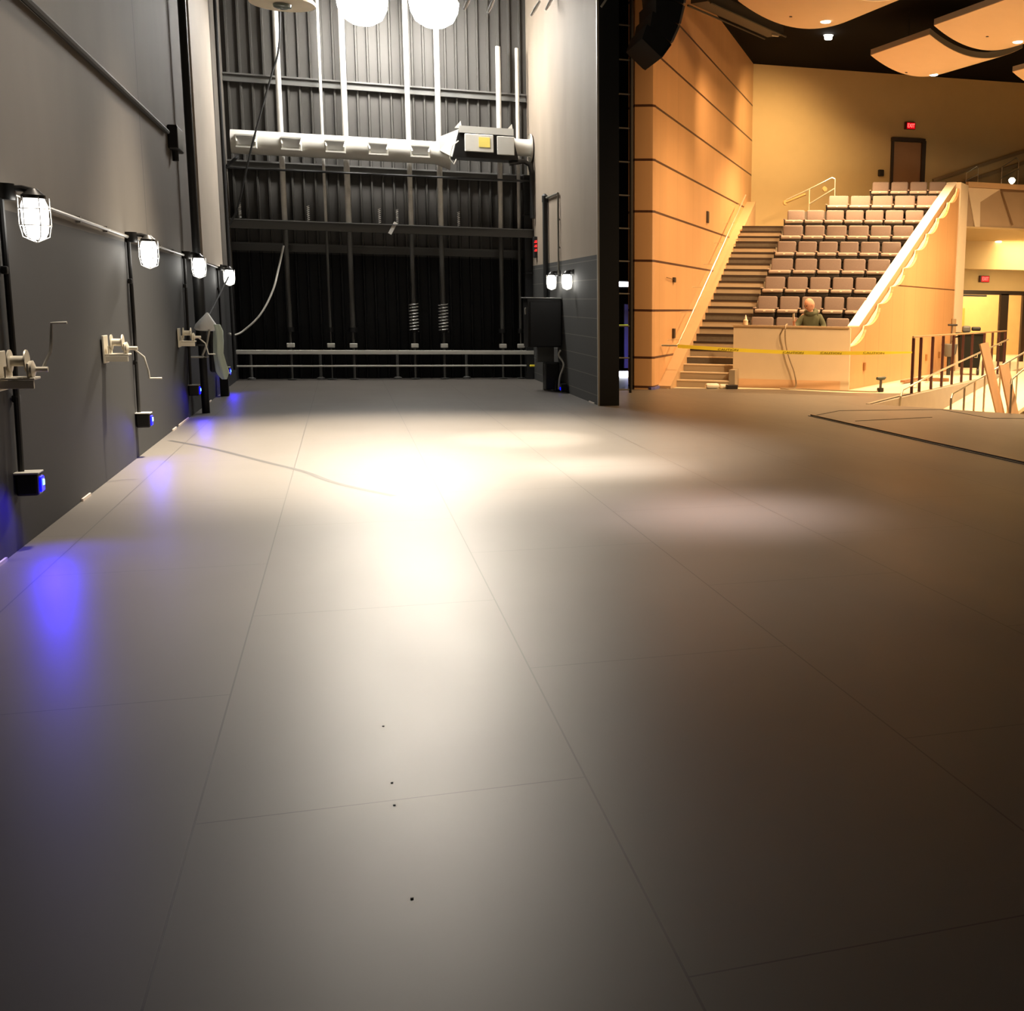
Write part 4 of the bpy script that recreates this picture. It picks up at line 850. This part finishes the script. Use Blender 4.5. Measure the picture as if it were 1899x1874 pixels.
# head shape: one continuous sculpted ellipsoid with brow, nose, chin
def head_mesh():
    bm = bmesh.new(); bmesh.ops.create_uvsphere(bm, u_segments=28, v_segments=20, radius=1)
    for v in bm.verts:
        x, y, z = v.co; n = v.co.copy()
        sx, sy, sz = .078, .098, .118
        if z < 0: sx *= 1-.22*(-z); 
        p = Vector((x*sx, y*sy, z*sz))
        f = max(0, -y)            # face side is -y
        if f > .6: p.y += .012*(f-.6)
        # nose
        d = (x/.16)**2+((z+.12)/.22)**2
        if y < 0 and d < 1: p.y -= .026*(1-d)*(1 if z < .02 else .6)
        # eye sockets
        for s_ in (-.38, .38):
            d = ((x-s_)/.2)**2+((z-.08)/.14)**2
            if y < 0 and d < 1: p.y += .010*(1-d)
        # mouth crease and chin
        d = (x/.3)**2+((z+.5)/.06)**2
        if y < 0 and d < 1: p.y += .004*(1-d)
        d = (x/.3)**2+((z+.82)/.2)**2
        if y < 0 and d < 1: p.y -= .012*(1-d)
        v.co = p
    me = bpy.data.meshes.new('head'); bm.to_mesh(me); bm.free()
    for p in me.polygons: p.use_smooth = True
    me.materials.append(skin); return me
hd = bpy.data.objects.new('head', head_mesh()); COL.objects.link(hd); hd.parent = pp; hd.location = (-.025, -.085, 1.085); hd.rotation_euler = (radians(24), 0, radians(-48)); hd.scale = (1.14, 1.14, 1.14)
for s_ in (-1, 1):
    MB().lathe((s_*.078, .01, -.005), [(.006, -.012), (.026, -.006), (.03, .0), (.02, .006)], 14, 'X').build('ear', skin, hd, True)
    MB().lathe((s_*.03, -.085, .01), [(.001, -.012), (.009, -.008), (.012, 0), (.009, .008)], 12, 'Y').build('eye', mat('eye_dark', (.08, .05, .04), .3), hd, True)
MB().rbox((0, -.094, -.058), (.045, .006, .007), .003).build('mouth', mat('lips', (.45, .17, .13), .5), hd)
J = [(0, .02, .44, (.20, .16)), (0, .04, .62, (.19, .145)), (0, .035, .77, (.19, .13)), (0, .02, .87, (.12, .11)), (-.17, .02, .83, .085), (-.275, -.04, .66, .07), (-.30, -.2, .605, .055), (-.30, -.27, .63, .048),
     (.18, .02, .83, .085), (.275, .0, .64, .07), (.22, -.18, .52, .055)]
skinned('jacket', J, [(0, 1), (1, 2), (2, 3), (2, 4), (4, 5), (5, 6), (6, 7), (2, 8), (8, 9), (9, 10)], jacketm, pp)
hood = MB(); pts_ = [(.10*cos(a_), .03+.095*sin(a_), .935+.04*sin(a_)) for a_ in [2*pi*k/18 for k in range(19)]]
hood.tube(pts_, .05, 10, False); hood.build('hood', jacketm, pp, True)
skinned('trousers', [(0, .02, .46, (.18, .15)), (-.1, -.05, .45, .11), (-.12, -.45, .47, .088), (-.12, -.48, .12, .066), (.1, -.05, .45, .11), (.12, -.45, .47, .088), (.12, -.48, .12, .066)], [(0, 1), (1, 2), (2, 3), (0, 4), (4, 5), (5, 6)], seatblack, pp)
ph = tag(MB().rbox((0, 0, 0), (.012, .075, .15), .004).build('phone', rail_paint), 'phone held up by the seated bald person', 'phone')
ph.parent = None; ph.location = Vector(pp.location)+RW@Vector((-.30, -.45, .83)); ph.rotation_euler = (radians(-15), radians(8), RZ+.6)
